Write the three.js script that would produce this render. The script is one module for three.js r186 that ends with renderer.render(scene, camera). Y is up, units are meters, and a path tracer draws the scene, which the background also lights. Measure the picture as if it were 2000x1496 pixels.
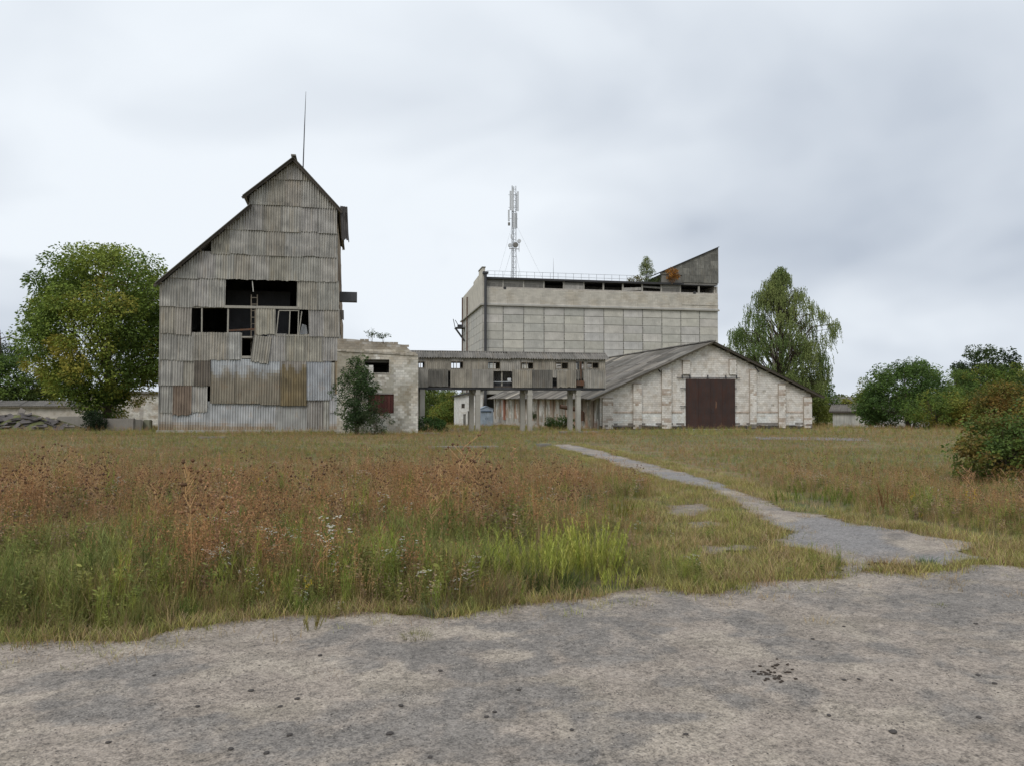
import * as THREE from 'three';

// ------------------------------------------------------------------ camera, sky, sun, exposure
const scene = new THREE.Scene();
const EYE = 1.5, F = 1540, PITCH = Math.atan(49 / F);          // lens and stance
const camera = new THREE.PerspectiveCamera(2 * Math.atan(748 / F) * 180 / Math.PI, 2000 / 1496, 0.1, 2000);
camera.position.set(0, EYE, 0);
camera.rotation.set(PITCH, 0, 0);
camera.updateMatrixWorld();

const renderer = new THREE.WebGLRenderer({ antialias: true });
renderer.toneMapping = THREE.LinearToneMapping;
renderer.toneMappingExposure = 1.0;
renderer.shadowMap.enabled = true;

const sun = new THREE.DirectionalLight(new THREE.Color(1, 0.97, 0.92), 1.3);
sun.position.set(-30, 55, 55);
sun.castShadow = true;
sun.shadow.radius = 40;
sun.shadow.mapSize.set(2048, 2048);
Object.assign(sun.shadow.camera, { left: -90, right: 90, top: 90, bottom: -90, near: 1, far: 260 });
sun.target.position.set(0, 0, -60);
sun.position.add(sun.target.position);
scene.add(sun, sun.target);

// ------------------------------------------------------------------ small maths
function rng(seed) { let a = seed >>> 0; return () => { a = (a + 0x6D2B79F5) | 0; let t = Math.imul(a ^ (a >>> 15), 1 | a); t = (t + Math.imul(t ^ (t >>> 7), 61 | t)) ^ t; return ((t ^ (t >>> 14)) >>> 0) / 4294967296; }; }
const clamp = (x, a = 0, b = 1) => Math.min(b, Math.max(a, x));
const lerp = (a, b, t) => a + (b - a) * t;
const ss = (a, b, x) => { const t = clamp((x - a) / (b - a)); return t * t * (3 - 2 * t); };
const mix3 = (a, b, t) => [lerp(a[0], b[0], t), lerp(a[1], b[1], t), lerp(a[2], b[2], t)];
const mul3 = (a, k) => [a[0] * k, a[1] * k, a[2] * k];
function hash(x, y, z) { let h = Math.imul(x | 0, 374761393) + Math.imul(y | 0, 668265263) + Math.imul(z | 0, 2147483647 ^ 974634613); h = Math.imul(h ^ (h >>> 13), 1274126177); h ^= h >>> 16; return (h >>> 0) / 4294967296; }
function vnoise(x, y, per = 0, seed = 0) {
  const x0 = Math.floor(x), y0 = Math.floor(y), fx = x - x0, fy = y - y0, w = (i) => per ? ((i % per) + per) % per : i;
  const sx = fx * fx * (3 - 2 * fx), sy = fy * fy * (3 - 2 * fy);
  const a = hash(w(x0), w(y0), seed), b = hash(w(x0 + 1), w(y0), seed), c = hash(w(x0), w(y0 + 1), seed), d = hash(w(x0 + 1), w(y0 + 1), seed);
  return lerp(lerp(a, b, sx), lerp(c, d, sx), sy);
}
function fbm(x, y, oct = 4, per = 0, seed = 0) { let s = 0, a = 0.5, t = 0; for (let i = 0; i < oct; i++) { s += a * vnoise(x, y, per, seed + i * 17); t += a; x *= 2; y *= 2; per *= 2; a *= 0.5; } return s / t; }
const gauss = (r) => (r() + r() + r() - 1.5) / 0.75;

// ------------------------------------------------------------------ sky: an overcast layer with thin bright and thicker grey parts
{
  const W = 1024, H = 512, data = new Float32Array(W * H * 4);
  const bump = (az, el, a0, e0, wa, we) => { let d = az - a0; if (d > Math.PI) d -= 2 * Math.PI; if (d < -Math.PI) d += 2 * Math.PI; return Math.exp(-((d / wa) ** 2) - (((el - e0) / we) ** 2)); };
  for (let j = 0; j < H; j++) for (let i = 0; i < W; i++) {
    const el = ((j + 0.5) / H - 0.5) * Math.PI, th = ((i + 0.5) / W - 0.5) * 2 * Math.PI;
    const y = Math.sin(el), x = Math.cos(el) * Math.cos(th), z = Math.cos(el) * Math.sin(th);
    const k = 1.15 / (Math.abs(y) + 0.32), az = Math.atan2(x, -z);
    const wx = x * k + 0.5 * fbm(x * k * 1.3 + 4, z * k * 1.3, 3), wz = z * k + 0.5 * fbm(x * k * 1.3, z * k * 1.3 + 9, 3);
    const n = fbm(wx * 2.3 + 11, wz * 2.3 + 5, 6, 0, 3), n2 = fbm(wx * 0.8 + 31, wz * 0.8 + 2, 3, 0, 8);
    let t = 0.7 + 0.95 * (n - 0.5) + 0.45 * (n2 - 0.5);
    t += 0.3 * bump(az, el, -0.12, 0.27, 0.5, 0.2) - 0.5 * bump(az, el, 0.52, 0.25, 0.3, 0.2) - 0.18 * bump(az, el, 0.17, 0.22, 0.14, 0.06)
      + 0.2 * bump(az, el, -0.02, 0.1, 0.12, 0.04) + 0.12 * bump(az, el, -0.52, 0.2, 0.15, 0.12) - 0.3 * bump(az, el, -0.6, 0.08, 0.22, 0.1);
    t = clamp(t, 0, 1);
    let c = mix3([0.46, 0.52, 0.615], [0.87, 0.925, 0.985], t);
    if (el < 0) c = mix3(c, [0.3, 0.29, 0.26], ss(0, -0.1, el));
    const o = (j * W + i) * 4; data[o] = c[0]; data[o + 1] = c[1]; data[o + 2] = c[2]; data[o + 3] = 1;
  }
  const tex = new THREE.DataTexture(data, W, H, THREE.RGBAFormat, THREE.FloatType);
  tex.mapping = THREE.EquirectangularReflectionMapping; tex.magFilter = tex.minFilter = THREE.LinearFilter; tex.wrapS = THREE.RepeatWrapping; tex.needsUpdate = true;
  scene.background = tex; scene.environment = tex;
}

// ------------------------------------------------------------------ placing: points on the ground or on a wall plane
const gh = (x, z) => -0.9 * ss(52, 112, -z);                   // the yard falls gently away behind the buildings
function ray(u, v) { return new THREE.Vector3((u - 1000) / F, (748 - v) / F, -1).applyQuaternion(camera.quaternion); }
function at(u, v, D) { const d = ray(u, v); return d.multiplyScalar(D / -d.z).add(camera.position); }
function gp(u, v) { const d = ray(u, v); let h = 0, p; for (let i = 0; i < 6; i++) { const t = (h - EYE) / d.y; p = new THREE.Vector3(d.x * t, h, d.z * t); h = gh(p.x, p.z); } return p; }
function onGround(u, D) { const p = at(u, 797, D); p.y = gh(p.x, p.z); return p; }
function loc(g, u, v, z = 0) { g.updateMatrixWorld(true); const m = g.matrixWorld.clone().invert(), o = camera.position.clone().applyMatrix4(m), d = ray(u, v).transformDirection(m); const t = (z - o.z) / d.z; return o.addScaledVector(d, t); }
const YAW = 11 * Math.PI / 180;                                // all buildings stand on one grid

// ------------------------------------------------------------------ objects, parts, names
const taken = new Map();
function uniq(n) { const k = taken.get(n) || 0; taken.set(n, k + 1); return k ? n + '_' + String(k).padStart(3, '0') : n; }
function tag(o, label, category, group, kind) { if (label) o.userData.label = label; if (category) o.userData.category = category; if (group) o.userData.group = group; if (kind) o.userData.kind = kind; return o; }
function thing(name, label, category, pos, yaw = 0, group) { const g = new THREE.Group(); g.name = uniq(name); if (pos) g.position.copy(pos); g.rotation.y = yaw; tag(g, label, category, group); scene.add(g); return g; }
function part(parent, name, geo, mat, label) { const m = new THREE.Mesh(geo, mat); m.name = name; m.castShadow = m.receiveShadow = true; if (label) m.userData.label = label; parent.add(m); return m; }
function solo(name, geo, mat, label, category, group, kind) { const m = new THREE.Mesh(geo, mat); m.name = uniq(name); m.castShadow = m.receiveShadow = true; tag(m, label, category, group, kind); scene.add(m); return m; }
function copyOf(o, label) { const c = o.clone(); c.name = uniq(o.name.replace(/_\d{3}$/, '')); c.userData = { ...o.userData }; if (label) c.userData.label = label; scene.add(c); return c; }

// ------------------------------------------------------------------ mesh builder
const W3 = [1, 1, 1];
class B {
  constructor() { this.p = []; this.n = []; this.u = []; this.c = []; this.off = [0, 0]; }
  vert(p, n, u, c) { this.p.push(p[0], p[1], p[2]); this.n.push(n[0], n[1], n[2]); this.u.push(u[0] + this.off[0], u[1] + this.off[1]); this.c.push(c[0], c[1], c[2]); }
  tri(a, b, c, col = W3) {
    const ux = b[0] - a[0], uy = b[1] - a[1], uz = b[2] - a[2], vx = c[0] - a[0], vy = c[1] - a[1], vz = c[2] - a[2];
    let n = [uy * vz - uz * vy, uz * vx - ux * vz, ux * vy - uy * vx]; const l = Math.hypot(...n) || 1; n = [n[0] / l, n[1] / l, n[2] / l];
    const ax = Math.abs(n[0]), ay = Math.abs(n[1]), az = Math.abs(n[2]);
    const uv = az >= ax && az >= ay ? (q) => [q[0], q[1]] : ax >= ay ? (q) => [q[2], q[1]] : (q) => [q[0], q[2]];
    for (const q of [a, b, c]) this.vert(q, n, uv(q), col);
    return this;
  }
  quad(a, b, c, d, col = W3) { this.tri(a, b, c, col); this.tri(a, c, d, col); return this; }
  box(x0, y0, z0, x1, y1, z1, col = W3, back = true) {
    const P = (x, y, z) => [x, y, z];
    this.quad(P(x0, y0, z1), P(x1, y0, z1), P(x1, y1, z1), P(x0, y1, z1), col);
    this.quad(P(x1, y0, z1), P(x1, y0, z0), P(x1, y1, z0), P(x1, y1, z1), col);
    this.quad(P(x0, y0, z0), P(x0, y0, z1), P(x0, y1, z1), P(x0, y1, z0), col);
    this.quad(P(x0, y1, z1), P(x1, y1, z1), P(x1, y1, z0), P(x0, y1, z0), col);
    this.quad(P(x0, y0, z0), P(x1, y0, z0), P(x1, y0, z1), P(x0, y0, z1), col);
    if (back) this.quad(P(x1, y0, z0), P(x0, y0, z0), P(x0, y1, z0), P(x1, y1, z0), col);
    return this;
  }
  bar(a, b, w, h = w, col = W3) {                               // a beam from a to b
    const A = new THREE.Vector3(...a), D = new THREE.Vector3(...b).sub(A), L = D.length(); D.normalize();
    const U = Math.abs(D.y) > 0.95 ? new THREE.Vector3(0, 0, 1) : new THREE.Vector3(0, 1, 0), S = new THREE.Vector3().crossVectors(D, U).normalize(); U.crossVectors(S, D);
    const P = (s, u, l) => A.clone().addScaledVector(S, s * w / 2).addScaledVector(U, u * h / 2).addScaledVector(D, l * L).toArray();
    const q = [[-1, -1], [1, -1], [1, 1], [-1, 1]];
    for (let i = 0; i < 4; i++) { const [s, u] = q[i], [s2, u2] = q[(i + 1) % 4]; this.quad(P(s, u, 0), P(s, u, 1), P(s2, u2, 1), P(s2, u2, 0), col); }
    this.quad(P(-1, -1, 0), P(1, -1, 0), P(1, 1, 0), P(-1, 1, 0), col); this.quad(P(-1, -1, 1), P(-1, 1, 1), P(1, 1, 1), P(1, -1, 1), col);
    return this;
  }
  tube(pts, rad, sides = 6, col = W3) {
    const V = pts.map((p) => new THREE.Vector3(...p)), rings = [];
    for (let i = 0; i < V.length; i++) {
      const D = V[Math.min(i + 1, V.length - 1)].clone().sub(V[Math.max(i - 1, 0)]).normalize();
      const U = Math.abs(D.y) > 0.9 ? new THREE.Vector3(1, 0, 0) : new THREE.Vector3(0, 1, 0), S = new THREE.Vector3().crossVectors(D, U).normalize(); U.crossVectors(S, D);
      const r = Array.isArray(rad) ? rad[i] : rad, ring = [];
      for (let k = 0; k <= sides; k++) { const a = k / sides * Math.PI * 2, n = S.clone().multiplyScalar(Math.cos(a)).addScaledVector(U, Math.sin(a)); ring.push([V[i].clone().addScaledVector(n, r).toArray(), n.toArray(), [k / sides * 6.28 * (Array.isArray(rad) ? rad[0] : rad), 0]]); }
      rings.push(ring);
    }
    let L = 0;
    for (let i = 0; i + 1 < rings.length; i++) {
      const l2 = L + V[i].distanceTo(V[i + 1]);
      for (let k = 0; k < sides; k++) {
        const a = rings[i][k], b = rings[i][k + 1], c = rings[i + 1][k + 1], d = rings[i + 1][k];
        const T = (q, l) => this.vert(q[0], q[1], [q[2][0], l], col);
        T(a, L); T(d, l2); T(c, l2); T(a, L); T(c, l2); T(b, L);
      }
      L = l2;
    }
    return this;
  }
  disc(c, r, ax, sides = 10, col = W3) { for (let k = 0; k < sides; k++) { const a = k / sides * 6.2832, b = (k + 1) / sides * 6.2832, P = (t) => ax === 'z' ? [c[0] + r * Math.cos(t), c[1] + r * Math.sin(t), c[2]] : ax === 'y' ? [c[0] + r * Math.cos(t), c[1], c[2] - r * Math.sin(t)] : [c[0], c[1] + r * Math.cos(t), c[2] + r * Math.sin(t)]; this.tri(c, P(a), P(b), col); } return this; }
  get count() { return this.p.length / 3; }
  geo() { const g = new THREE.BufferGeometry(); g.setAttribute('position', new THREE.Float32BufferAttribute(this.p, 3)); g.setAttribute('normal', new THREE.Float32BufferAttribute(this.n, 3)); g.setAttribute('uv', new THREE.Float32BufferAttribute(this.u, 2)); g.setAttribute('color', new THREE.Float32BufferAttribute(this.c, 3)); return g; }
}
const boxG = (x0, y0, z0, x1, y1, z1, col) => new B().box(x0, y0, z0, x1, y1, z1, col).geo();

// ------------------------------------------------------------------ textures (colour factors round 1) and materials
const enc = (x) => { x = clamp(x); return Math.round(255 * (x <= 0.0031308 ? x * 12.92 : 1.055 * x ** (1 / 2.4) - 0.055)); };
function tex(size, metres, fn, srgb = true) {
  const d = new Uint8Array(size * size * 4);
  for (let j = 0; j < size; j++) for (let i = 0; i < size; i++) { const c = fn(i / size, j / size), o = (j * size + i) * 4, e = srgb ? enc : (x) => Math.round(255 * clamp(x)); d[o] = e(c[0]); d[o + 1] = e(c[1]); d[o + 2] = e(c[2]); d[o + 3] = 255; }
  const t = new THREE.DataTexture(d, size, size); t.colorSpace = srgb ? THREE.SRGBColorSpace : THREE.NoColorSpace; t.wrapS = t.wrapT = THREE.RepeatWrapping; t.magFilter = THREE.LinearFilter; t.minFilter = THREE.LinearMipmapLinearFilter; t.generateMipmaps = true; t.repeat.set(1 / metres, 1 / metres); t.needsUpdate = true; return t;
}
const P = (x, y, k, oct, seed) => fbm(x * k, y * k, oct, k, seed);
const T = {
  streak: tex(512, 4, (x, y) => {                              // weathered asbestos cement: rain streaks, lichen specks
    const s = fbm(x * 64, y * 4, 4, 64, 2), s2 = fbm(x * 24, y * 3, 3, 24, 5), sp = P(x, y, 128, 2, 7), m = P(x, y, 8, 4, 9);
    let k = 0.46 + 0.4 * s + 0.34 * (s2 - 0.5) + 0.42 * (m - 0.5); k *= 0.92 + 0.16 * sp; const b = ss(0.52, 0.75, s2);
    return mix3([k, k * 0.985, k * 0.95], [k * 0.8, k * 0.735, k * 0.64], b * 0.6);
  }),
  concrete: tex(512, 5, (x, y) => { const m = P(x, y, 6, 5, 12), f = P(x, y, 96, 3, 14), k = 0.62 + 0.36 * m + 0.16 * (f - 0.5); const st = ss(0.6, 0.8, fbm(x * 40, y * 5, 3, 40, 15)); return mix3([k, k * 0.985, k * 0.955], [k * 0.75, k * 0.72, k * 0.66], st * 0.4); }),
  plaster: tex(512, 3, (x, y) => { const m = P(x, y, 8, 5, 22), f = P(x, y, 100, 3, 24), k = 0.68 + 0.3 * m + 0.2 * (f - 0.5); const dirt = ss(0.55, 0.7, P(x, y, 10, 5, 25)); return mix3([k, k * 0.985, k * 0.96], [k * 0.72, k * 0.66, k * 0.58], dirt * 0.55); }),
  metal: tex(512, 3, (x, y) => { const m = P(x, y, 6, 5, 32), s = fbm(x * 50, y * 4, 3, 50, 33), k = 0.6 + 0.4 * m + 0.25 * (s - 0.5); const r = ss(0.6, 0.78, P(x, y, 12, 5, 35)); return mix3([k, k, k], [k * 0.95, k * 0.8, k * 0.68], r * 0.5); }),
  rusty: tex(512, 2, (x, y) => { const m = P(x, y, 5, 6, 42), s = fbm(x * 40, y * 3, 4, 40, 43), k = 0.45 + 0.5 * m + 0.3 * (s - 0.5); return mix3([k, k * 0.95, k * 0.85], [k * 1.1, k * 0.72, k * 0.45], ss(0.4, 0.65, s)); }),
  soil: tex(1024, 1.6, (x, y) => { const m = P(x, y, 10, 5, 52), f = P(x, y, 220, 2, 54), g = P(x, y, 70, 3, 56); let k = 0.66 + 0.22 * (m - 0.5) + 0.75 * (f - 0.5) + 0.6 * (g - 0.5); const peb = ss(0.70, 0.78, P(x, y, 120, 1, 58)); return mix3([k, k * 0.985, k * 0.97], [0.98, 0.95, 0.92], peb * 0.35); }),
  soilBump: tex(1024, 1.6, (x, y) => { const k = 0.45 * P(x, y, 16, 4, 62) + 0.55 * P(x, y, 150, 3, 54); return [k, k, k]; }, false),
  bark: tex(256, 1, (x, y) => { const s = fbm(x * 24, y * 4, 4, 24, 72), k = 0.35 + 0.75 * s; return [k, k * 0.95, k * 0.88]; }),
  wood: tex(256, 1.2, (x, y) => { const s = fbm(x * 40, y * 3, 4, 40, 82), k = 0.5 + 0.5 * s; return [k, k * 0.97, k * 0.92]; }),
  thatch: tex(512, 2.2, (x, y) => { const m = P(x, y, 8, 5, 92), f = P(x, y, 110, 3, 94), k = 0.35 + 0.55 * m + 0.6 * (f - 0.5); return mix3([k * 1.05, k, k * 0.8], [k * 0.8, k, k * 0.6], ss(0.4, 0.65, P(x, y, 5, 3, 97))); }),
};
const lin = (r, g, b) => new THREE.Color().setRGB(r, g, b);
function mat(r, g, b, map, rough = 0.95, extra = {}) { return new THREE.MeshStandardMaterial({ color: lin(r, g, b), map: map || null, roughness: rough, metalness: 0, vertexColors: true, side: THREE.DoubleSide, ...extra }); }
const leafMat = (k = 0.3) => new THREE.MeshPhysicalMaterial({ color: lin(1, 1, 1), roughness: 0.85, transmission: k, thickness: 0, vertexColors: true, side: THREE.DoubleSide, specularIntensity: 0.35 });
const M = {
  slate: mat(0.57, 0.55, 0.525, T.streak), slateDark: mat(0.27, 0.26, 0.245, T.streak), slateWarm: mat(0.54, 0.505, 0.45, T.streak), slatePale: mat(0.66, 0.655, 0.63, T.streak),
  slateBrown: mat(0.26, 0.225, 0.195, T.streak), slateMoss: mat(0.44, 0.37, 0.22, T.streak), slateRoof: mat(0.30, 0.285, 0.27, T.streak),
  galv: mat(0.54, 0.545, 0.545, T.metal, 0.65, { metalness: 0.1 }), galvDull: mat(0.38, 0.385, 0.385, T.metal, 0.65, { metalness: 0.2 }),
  concrete: mat(0.46, 0.44, 0.40, T.concrete), concreteDark: mat(0.25, 0.24, 0.22, T.concrete),
  panelA: mat(0.62, 0.60, 0.56, T.concrete), panelB: mat(0.60, 0.585, 0.55, T.concrete), panelC: mat(0.65, 0.625, 0.575, T.concrete), panelD: mat(0.57, 0.56, 0.535, T.concrete), joint: mat(0.27, 0.26, 0.24, T.concrete),
  bandBrick: mat(0.66, 0.62, 0.55, T.concrete), brick: mat(1, 1, 1, T.plaster), mortar: mat(0.52, 0.485, 0.445, T.plaster), plaster: mat(0.62, 0.58, 0.53, T.plaster), plasterWhite: mat(0.78, 0.77, 0.75, T.plaster),
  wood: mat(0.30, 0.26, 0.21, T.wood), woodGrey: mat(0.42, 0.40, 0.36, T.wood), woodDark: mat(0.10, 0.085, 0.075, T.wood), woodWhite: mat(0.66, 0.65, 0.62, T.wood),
  gate: mat(0.055, 0.03, 0.027, T.rusty, 0.65), redBoard: mat(0.14, 0.045, 0.038, T.wood, 0.85), rust: mat(0.13, 0.085, 0.065, T.rusty, 0.85), steelDark: mat(0.07, 0.07, 0.075, T.metal, 0.6, { metalness: 0.3 }),
  steel: mat(0.42, 0.43, 0.44, T.metal, 0.5, { metalness: 0.4 }), antenna: mat(0.55, 0.56, 0.57, null, 0.5), bluePaint: mat(0.34, 0.40, 0.48, T.metal, 0.6), blueDark: mat(0.10, 0.14, 0.20, T.metal, 0.6),
  tar: mat(0.055, 0.055, 0.058, T.concrete), ground: mat(1, 1, 1, T.thatch, 1), road: mat(1, 1, 1, T.soil, 1, { bumpMap: T.soilBump, bumpScale: 0.012 }),
  bark: mat(0.16, 0.13, 0.10, T.bark, 1), birchBark: mat(0.5, 0.48, 0.44, T.bark, 1), twig: mat(0.11, 0.085, 0.06, T.bark, 1), leaf: leafMat(0.3), grass: leafMat(0.22), stone: mat(1, 1, 1, T.concrete, 1), glass: new THREE.MeshPhysicalMaterial({ color: lin(0.9, 0.95, 0.95), transmission: 1, thickness: 0, roughness: 0.08, vertexColors: true, side: THREE.DoubleSide }),
};

// ------------------------------------------------------------------ corrugated sheet with thickness; bottom and top may be cut by functions of x
function sheetGeo(w, h, o = {}) {
  const pitch = o.pitch || 0.15, amp = o.amp ?? 0.026, th = o.th || 0.008, seg = o.seg || 6, n = Math.max(2, Math.round(w / pitch * seg)), b = new B(), col = o.col || W3;
  b.off = o.off || [0, 0];
  const top = o.top || (() => h), bot = o.bot || (() => 0), rows = o.rows || 1;
  const Z = (x) => amp * Math.cos(x / pitch * 2 * Math.PI), N = (x) => { const s = -amp * 2 * Math.PI / pitch * Math.sin(x / pitch * 2 * Math.PI), l = Math.hypot(s, 1); return [-s / l, 0, 1 / l]; };
  for (let i = 0; i < n; i++) {
    const xa = w * i / n, xb = w * (i + 1) / n, y0a = bot(xa), y0b = bot(xb), y1a = Math.min(h, top(xa)), y1b = Math.min(h, top(xb));
    if (y1a - y0a < 0.01 && y1b - y0b < 0.01) continue;
    const ya = Math.max(y0a, y1a), yb = Math.max(y0b, y1b), na = N(xa), nb = N(xb), za = Z(xa), zb = Z(xb);
    for (let r = 0; r < rows; r++) {
      const a0 = lerp(y0a, ya, r / rows), a1 = lerp(y0a, ya, (r + 1) / rows), b0 = lerp(y0b, yb, r / rows), b1 = lerp(y0b, yb, (r + 1) / rows);
      const c = typeof col === 'function' ? col((xa + xb) / 2, (a0 + a1) / 2) : col;
      const V = (x, y, z, q) => b.vert([x, y, z], q, [x, y], c);
      V(xa, a0, za, na); V(xb, b0, zb, nb); V(xb, b1, zb, nb); V(xa, a0, za, na); V(xb, b1, zb, nb); V(xa, a1, za, na);
      const ma = na.map((q) => -q), mb = nb.map((q) => -q);
      V(xb, b0, zb - th, mb); V(xa, a0, za - th, ma); V(xa, a1, za - th, ma); V(xb, b0, zb - th, mb); V(xa, a1, za - th, ma); V(xb, b1, zb - th, mb);
      if (r === 0) b.quad([xa, a0, za - th], [xb, b0, zb - th], [xb, b0, zb], [xa, a0, za], c);
      if (r === rows - 1) b.quad([xa, a1, za], [xb, b1, zb], [xb, b1, zb - th], [xa, a1, za - th], c);
    }
  }
  return b.count ? b.geo() : null;
}
const jag = (r, w, d) => { const k = Array.from({ length: 9 }, () => r() * d); return (x) => { const t = clamp(x / w) * 8, i = Math.min(7, Math.floor(t)); return lerp(k[i], k[i + 1], t - i); }; };
const pl = (pts) => (x) => { if (x <= pts[0][0]) return pts[0][1]; for (let i = 0; i + 1 < pts.length; i++) if (x <= pts[i + 1][0]) return lerp(pts[i][1], pts[i + 1][1], (x - pts[i][0]) / (pts[i + 1][0] - pts[i][0] || 1e-6)); return pts[pts.length - 1][1]; };
function basis(m, origin, X, Y) { const x = new THREE.Vector3(...X).normalize(), y = new THREE.Vector3(...Y).normalize(), z = new THREE.Vector3().crossVectors(x, y); m.quaternion.setFromRotationMatrix(new THREE.Matrix4().makeBasis(x, y, z)); m.position.set(...origin); return m; }

// ------------------------------------------------------------------ brickwork: single bricks standing a little proud of a mortar wall
function brickwork(b, r, s0, s1, t0, top, holes, color, o = {}) {
  const L = o.L || 0.25, H = o.H || 0.138, J = 0.013, z = o.z || 0, tmax = o.tmax || 20;
  for (let row = 0, t = t0; t < tmax; row++, t += H + J) {
    for (let s = s0 - (row % 2 ? L / 2 : 0); s < s1; s += L + J) {
      let a = Math.max(s, s0), e = Math.min(s + L, s1); if (e - a < 0.04) continue;
      const mid = (a + e) / 2; if (t + H > top(mid)) continue;
      let skip = false; for (const h of holes) if (t + H > h[2] + 0.02 && t < h[3] - 0.02) { if (a >= h[0] - 0.02 && e <= h[1] + 0.02) skip = true; else if (a < h[0] && e > h[0]) e = h[0]; else if (a < h[1] && e > h[1]) a = h[1]; }
      if (skip || e - a < 0.03 || (o.miss && r() < o.miss(mid, t))) continue;
      const c = color(mid, t, r); if (!c) continue;
      b.box(a, t, z - 0.03, e, t + H, z + 0.006 * r() + 0.004, c, false);
    }
  }
  b.off = [0, 0];
}
function wallWithHoles(outline, holes, z0, z1) {                // a thick wall plate with openings
  const s = new THREE.Shape(outline.map((p) => new THREE.Vector2(p[0], p[1])));
  for (const h of holes) s.holes.push(new THREE.Path([[h[0], h[2]], [h[1], h[2]], [h[1], h[3]], [h[0], h[3]]].map((p) => new THREE.Vector2(...p))));
  const g = new THREE.ExtrudeGeometry(s, { depth: z1 - z0, bevelEnabled: false }); g.translate(0, 0, z0);
  g.setAttribute('color', new THREE.Float32BufferAttribute(new Float32Array(g.attributes.position.count * 3).fill(1), 3)); return g;
}

// ================================================================== SETTING: ground, road, footpath
const edgePts = [[-500, 1275], [0, 1264], [270, 1258], [340, 1236], [480, 1214], [620, 1206], [740, 1208], [850, 1216], [930, 1203], [1000, 1187], [1180, 1166], [1290, 1152], [1400, 1166], [1480, 1142], [1640, 1132], [1690, 1120], [1800, 1130], [1900, 1108], [2000, 1112], [2500, 1120]].map((p) => gp(...p));
const edgeD = (x) => pl(edgePts.map((p) => [p.x, -p.z]))(x);
const roadIn = (x, z) => edgeD(x) + 0.22 * (fbm(x * 2.2 + 7, z * 2.2, 3, 0, 61) - 0.5) + 0.1 * (vnoise(x * 9, z * 9, 0, 4) - 0.5) + z;   // > 0 on the road
const poly = (list) => list.map((p) => { const q = gp(...p); return [q.x, q.z]; });
const pathPoly = poly([[1640, 1128], [1700, 1124], [1712, 1103], [1800, 1106], [1880, 1104], [1905, 1098], [1930, 1092], [1885, 1060], [1800, 1043], [1640, 1018], [1545, 1000], [1445, 960], [1385, 938], [1255, 903], [1185, 884], [1112, 868], [1076, 869], [1130, 885], [1200, 906], [1290, 934], [1360, 950], [1435, 975], [1455, 998], [1500, 1018], [1545, 1042], [1535, 1066], [1600, 1080], [1640, 1100]]);
const bare = [poly([[1295, 990], [1370, 985], [1420, 1000], [1350, 1012], [1300, 1006]]), poly([[1370, 1072], [1450, 1066], [1480, 1078], [1400, 1086]]), poly([[1340, 1020], [1400, 1018], [1410, 1030], [1350, 1032]])];
const lowPoly = poly([[1270, 950], [1440, 982], [1520, 1062], [1700, 1105], [1650, 1136], [1400, 1172], [1320, 1085], [1290, 1010]]);
function inPoly(p, x, z) { let c = false; for (let i = 0, j = p.length - 1; i < p.length; j = i++) if ((p[i][1] > z) !== (p[j][1] > z) && x < (p[j][0] - p[i][0]) * (z - p[i][1]) / (p[j][1] - p[i][1]) + p[i][0]) c = !c; return c; }
function pDist(p, x, z) { let m = 1e9; for (let i = 0, j = p.length - 1; i < p.length; j = i++) { const ax = p[j][0], az = p[j][1], bx = p[i][0] - ax, bz = p[i][1] - az, t = clamp(((x - ax) * bx + (z - az) * bz) / (bx * bx + bz * bz)); m = Math.min(m, Math.hypot(x - ax - bx * t, z - az - bz * t)); } return inPoly(p, x, z) ? -m : m; }
const wob = (x, z) => 0.35 * (fbm(x * 1.6, z * 1.6, 3, 0, 71) - 0.5) + 0.14 * (vnoise(x * 7, z * 7, 0, 6) - 0.5);
const pathIn = (x, z) => (z > -35 && z < -5 && x > -3 && x < 7) ? -(pDist(pathPoly, x, z) + wob(x, z)) : -9;
const bareIn = (x, z) => (z > -14 && z < -6 && x > 1 && x < 4) ? Math.max(...bare.map((p) => -(pDist(p, x, z) + 1.3 * wob(x, z) + 0.04))) : -9;

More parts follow.
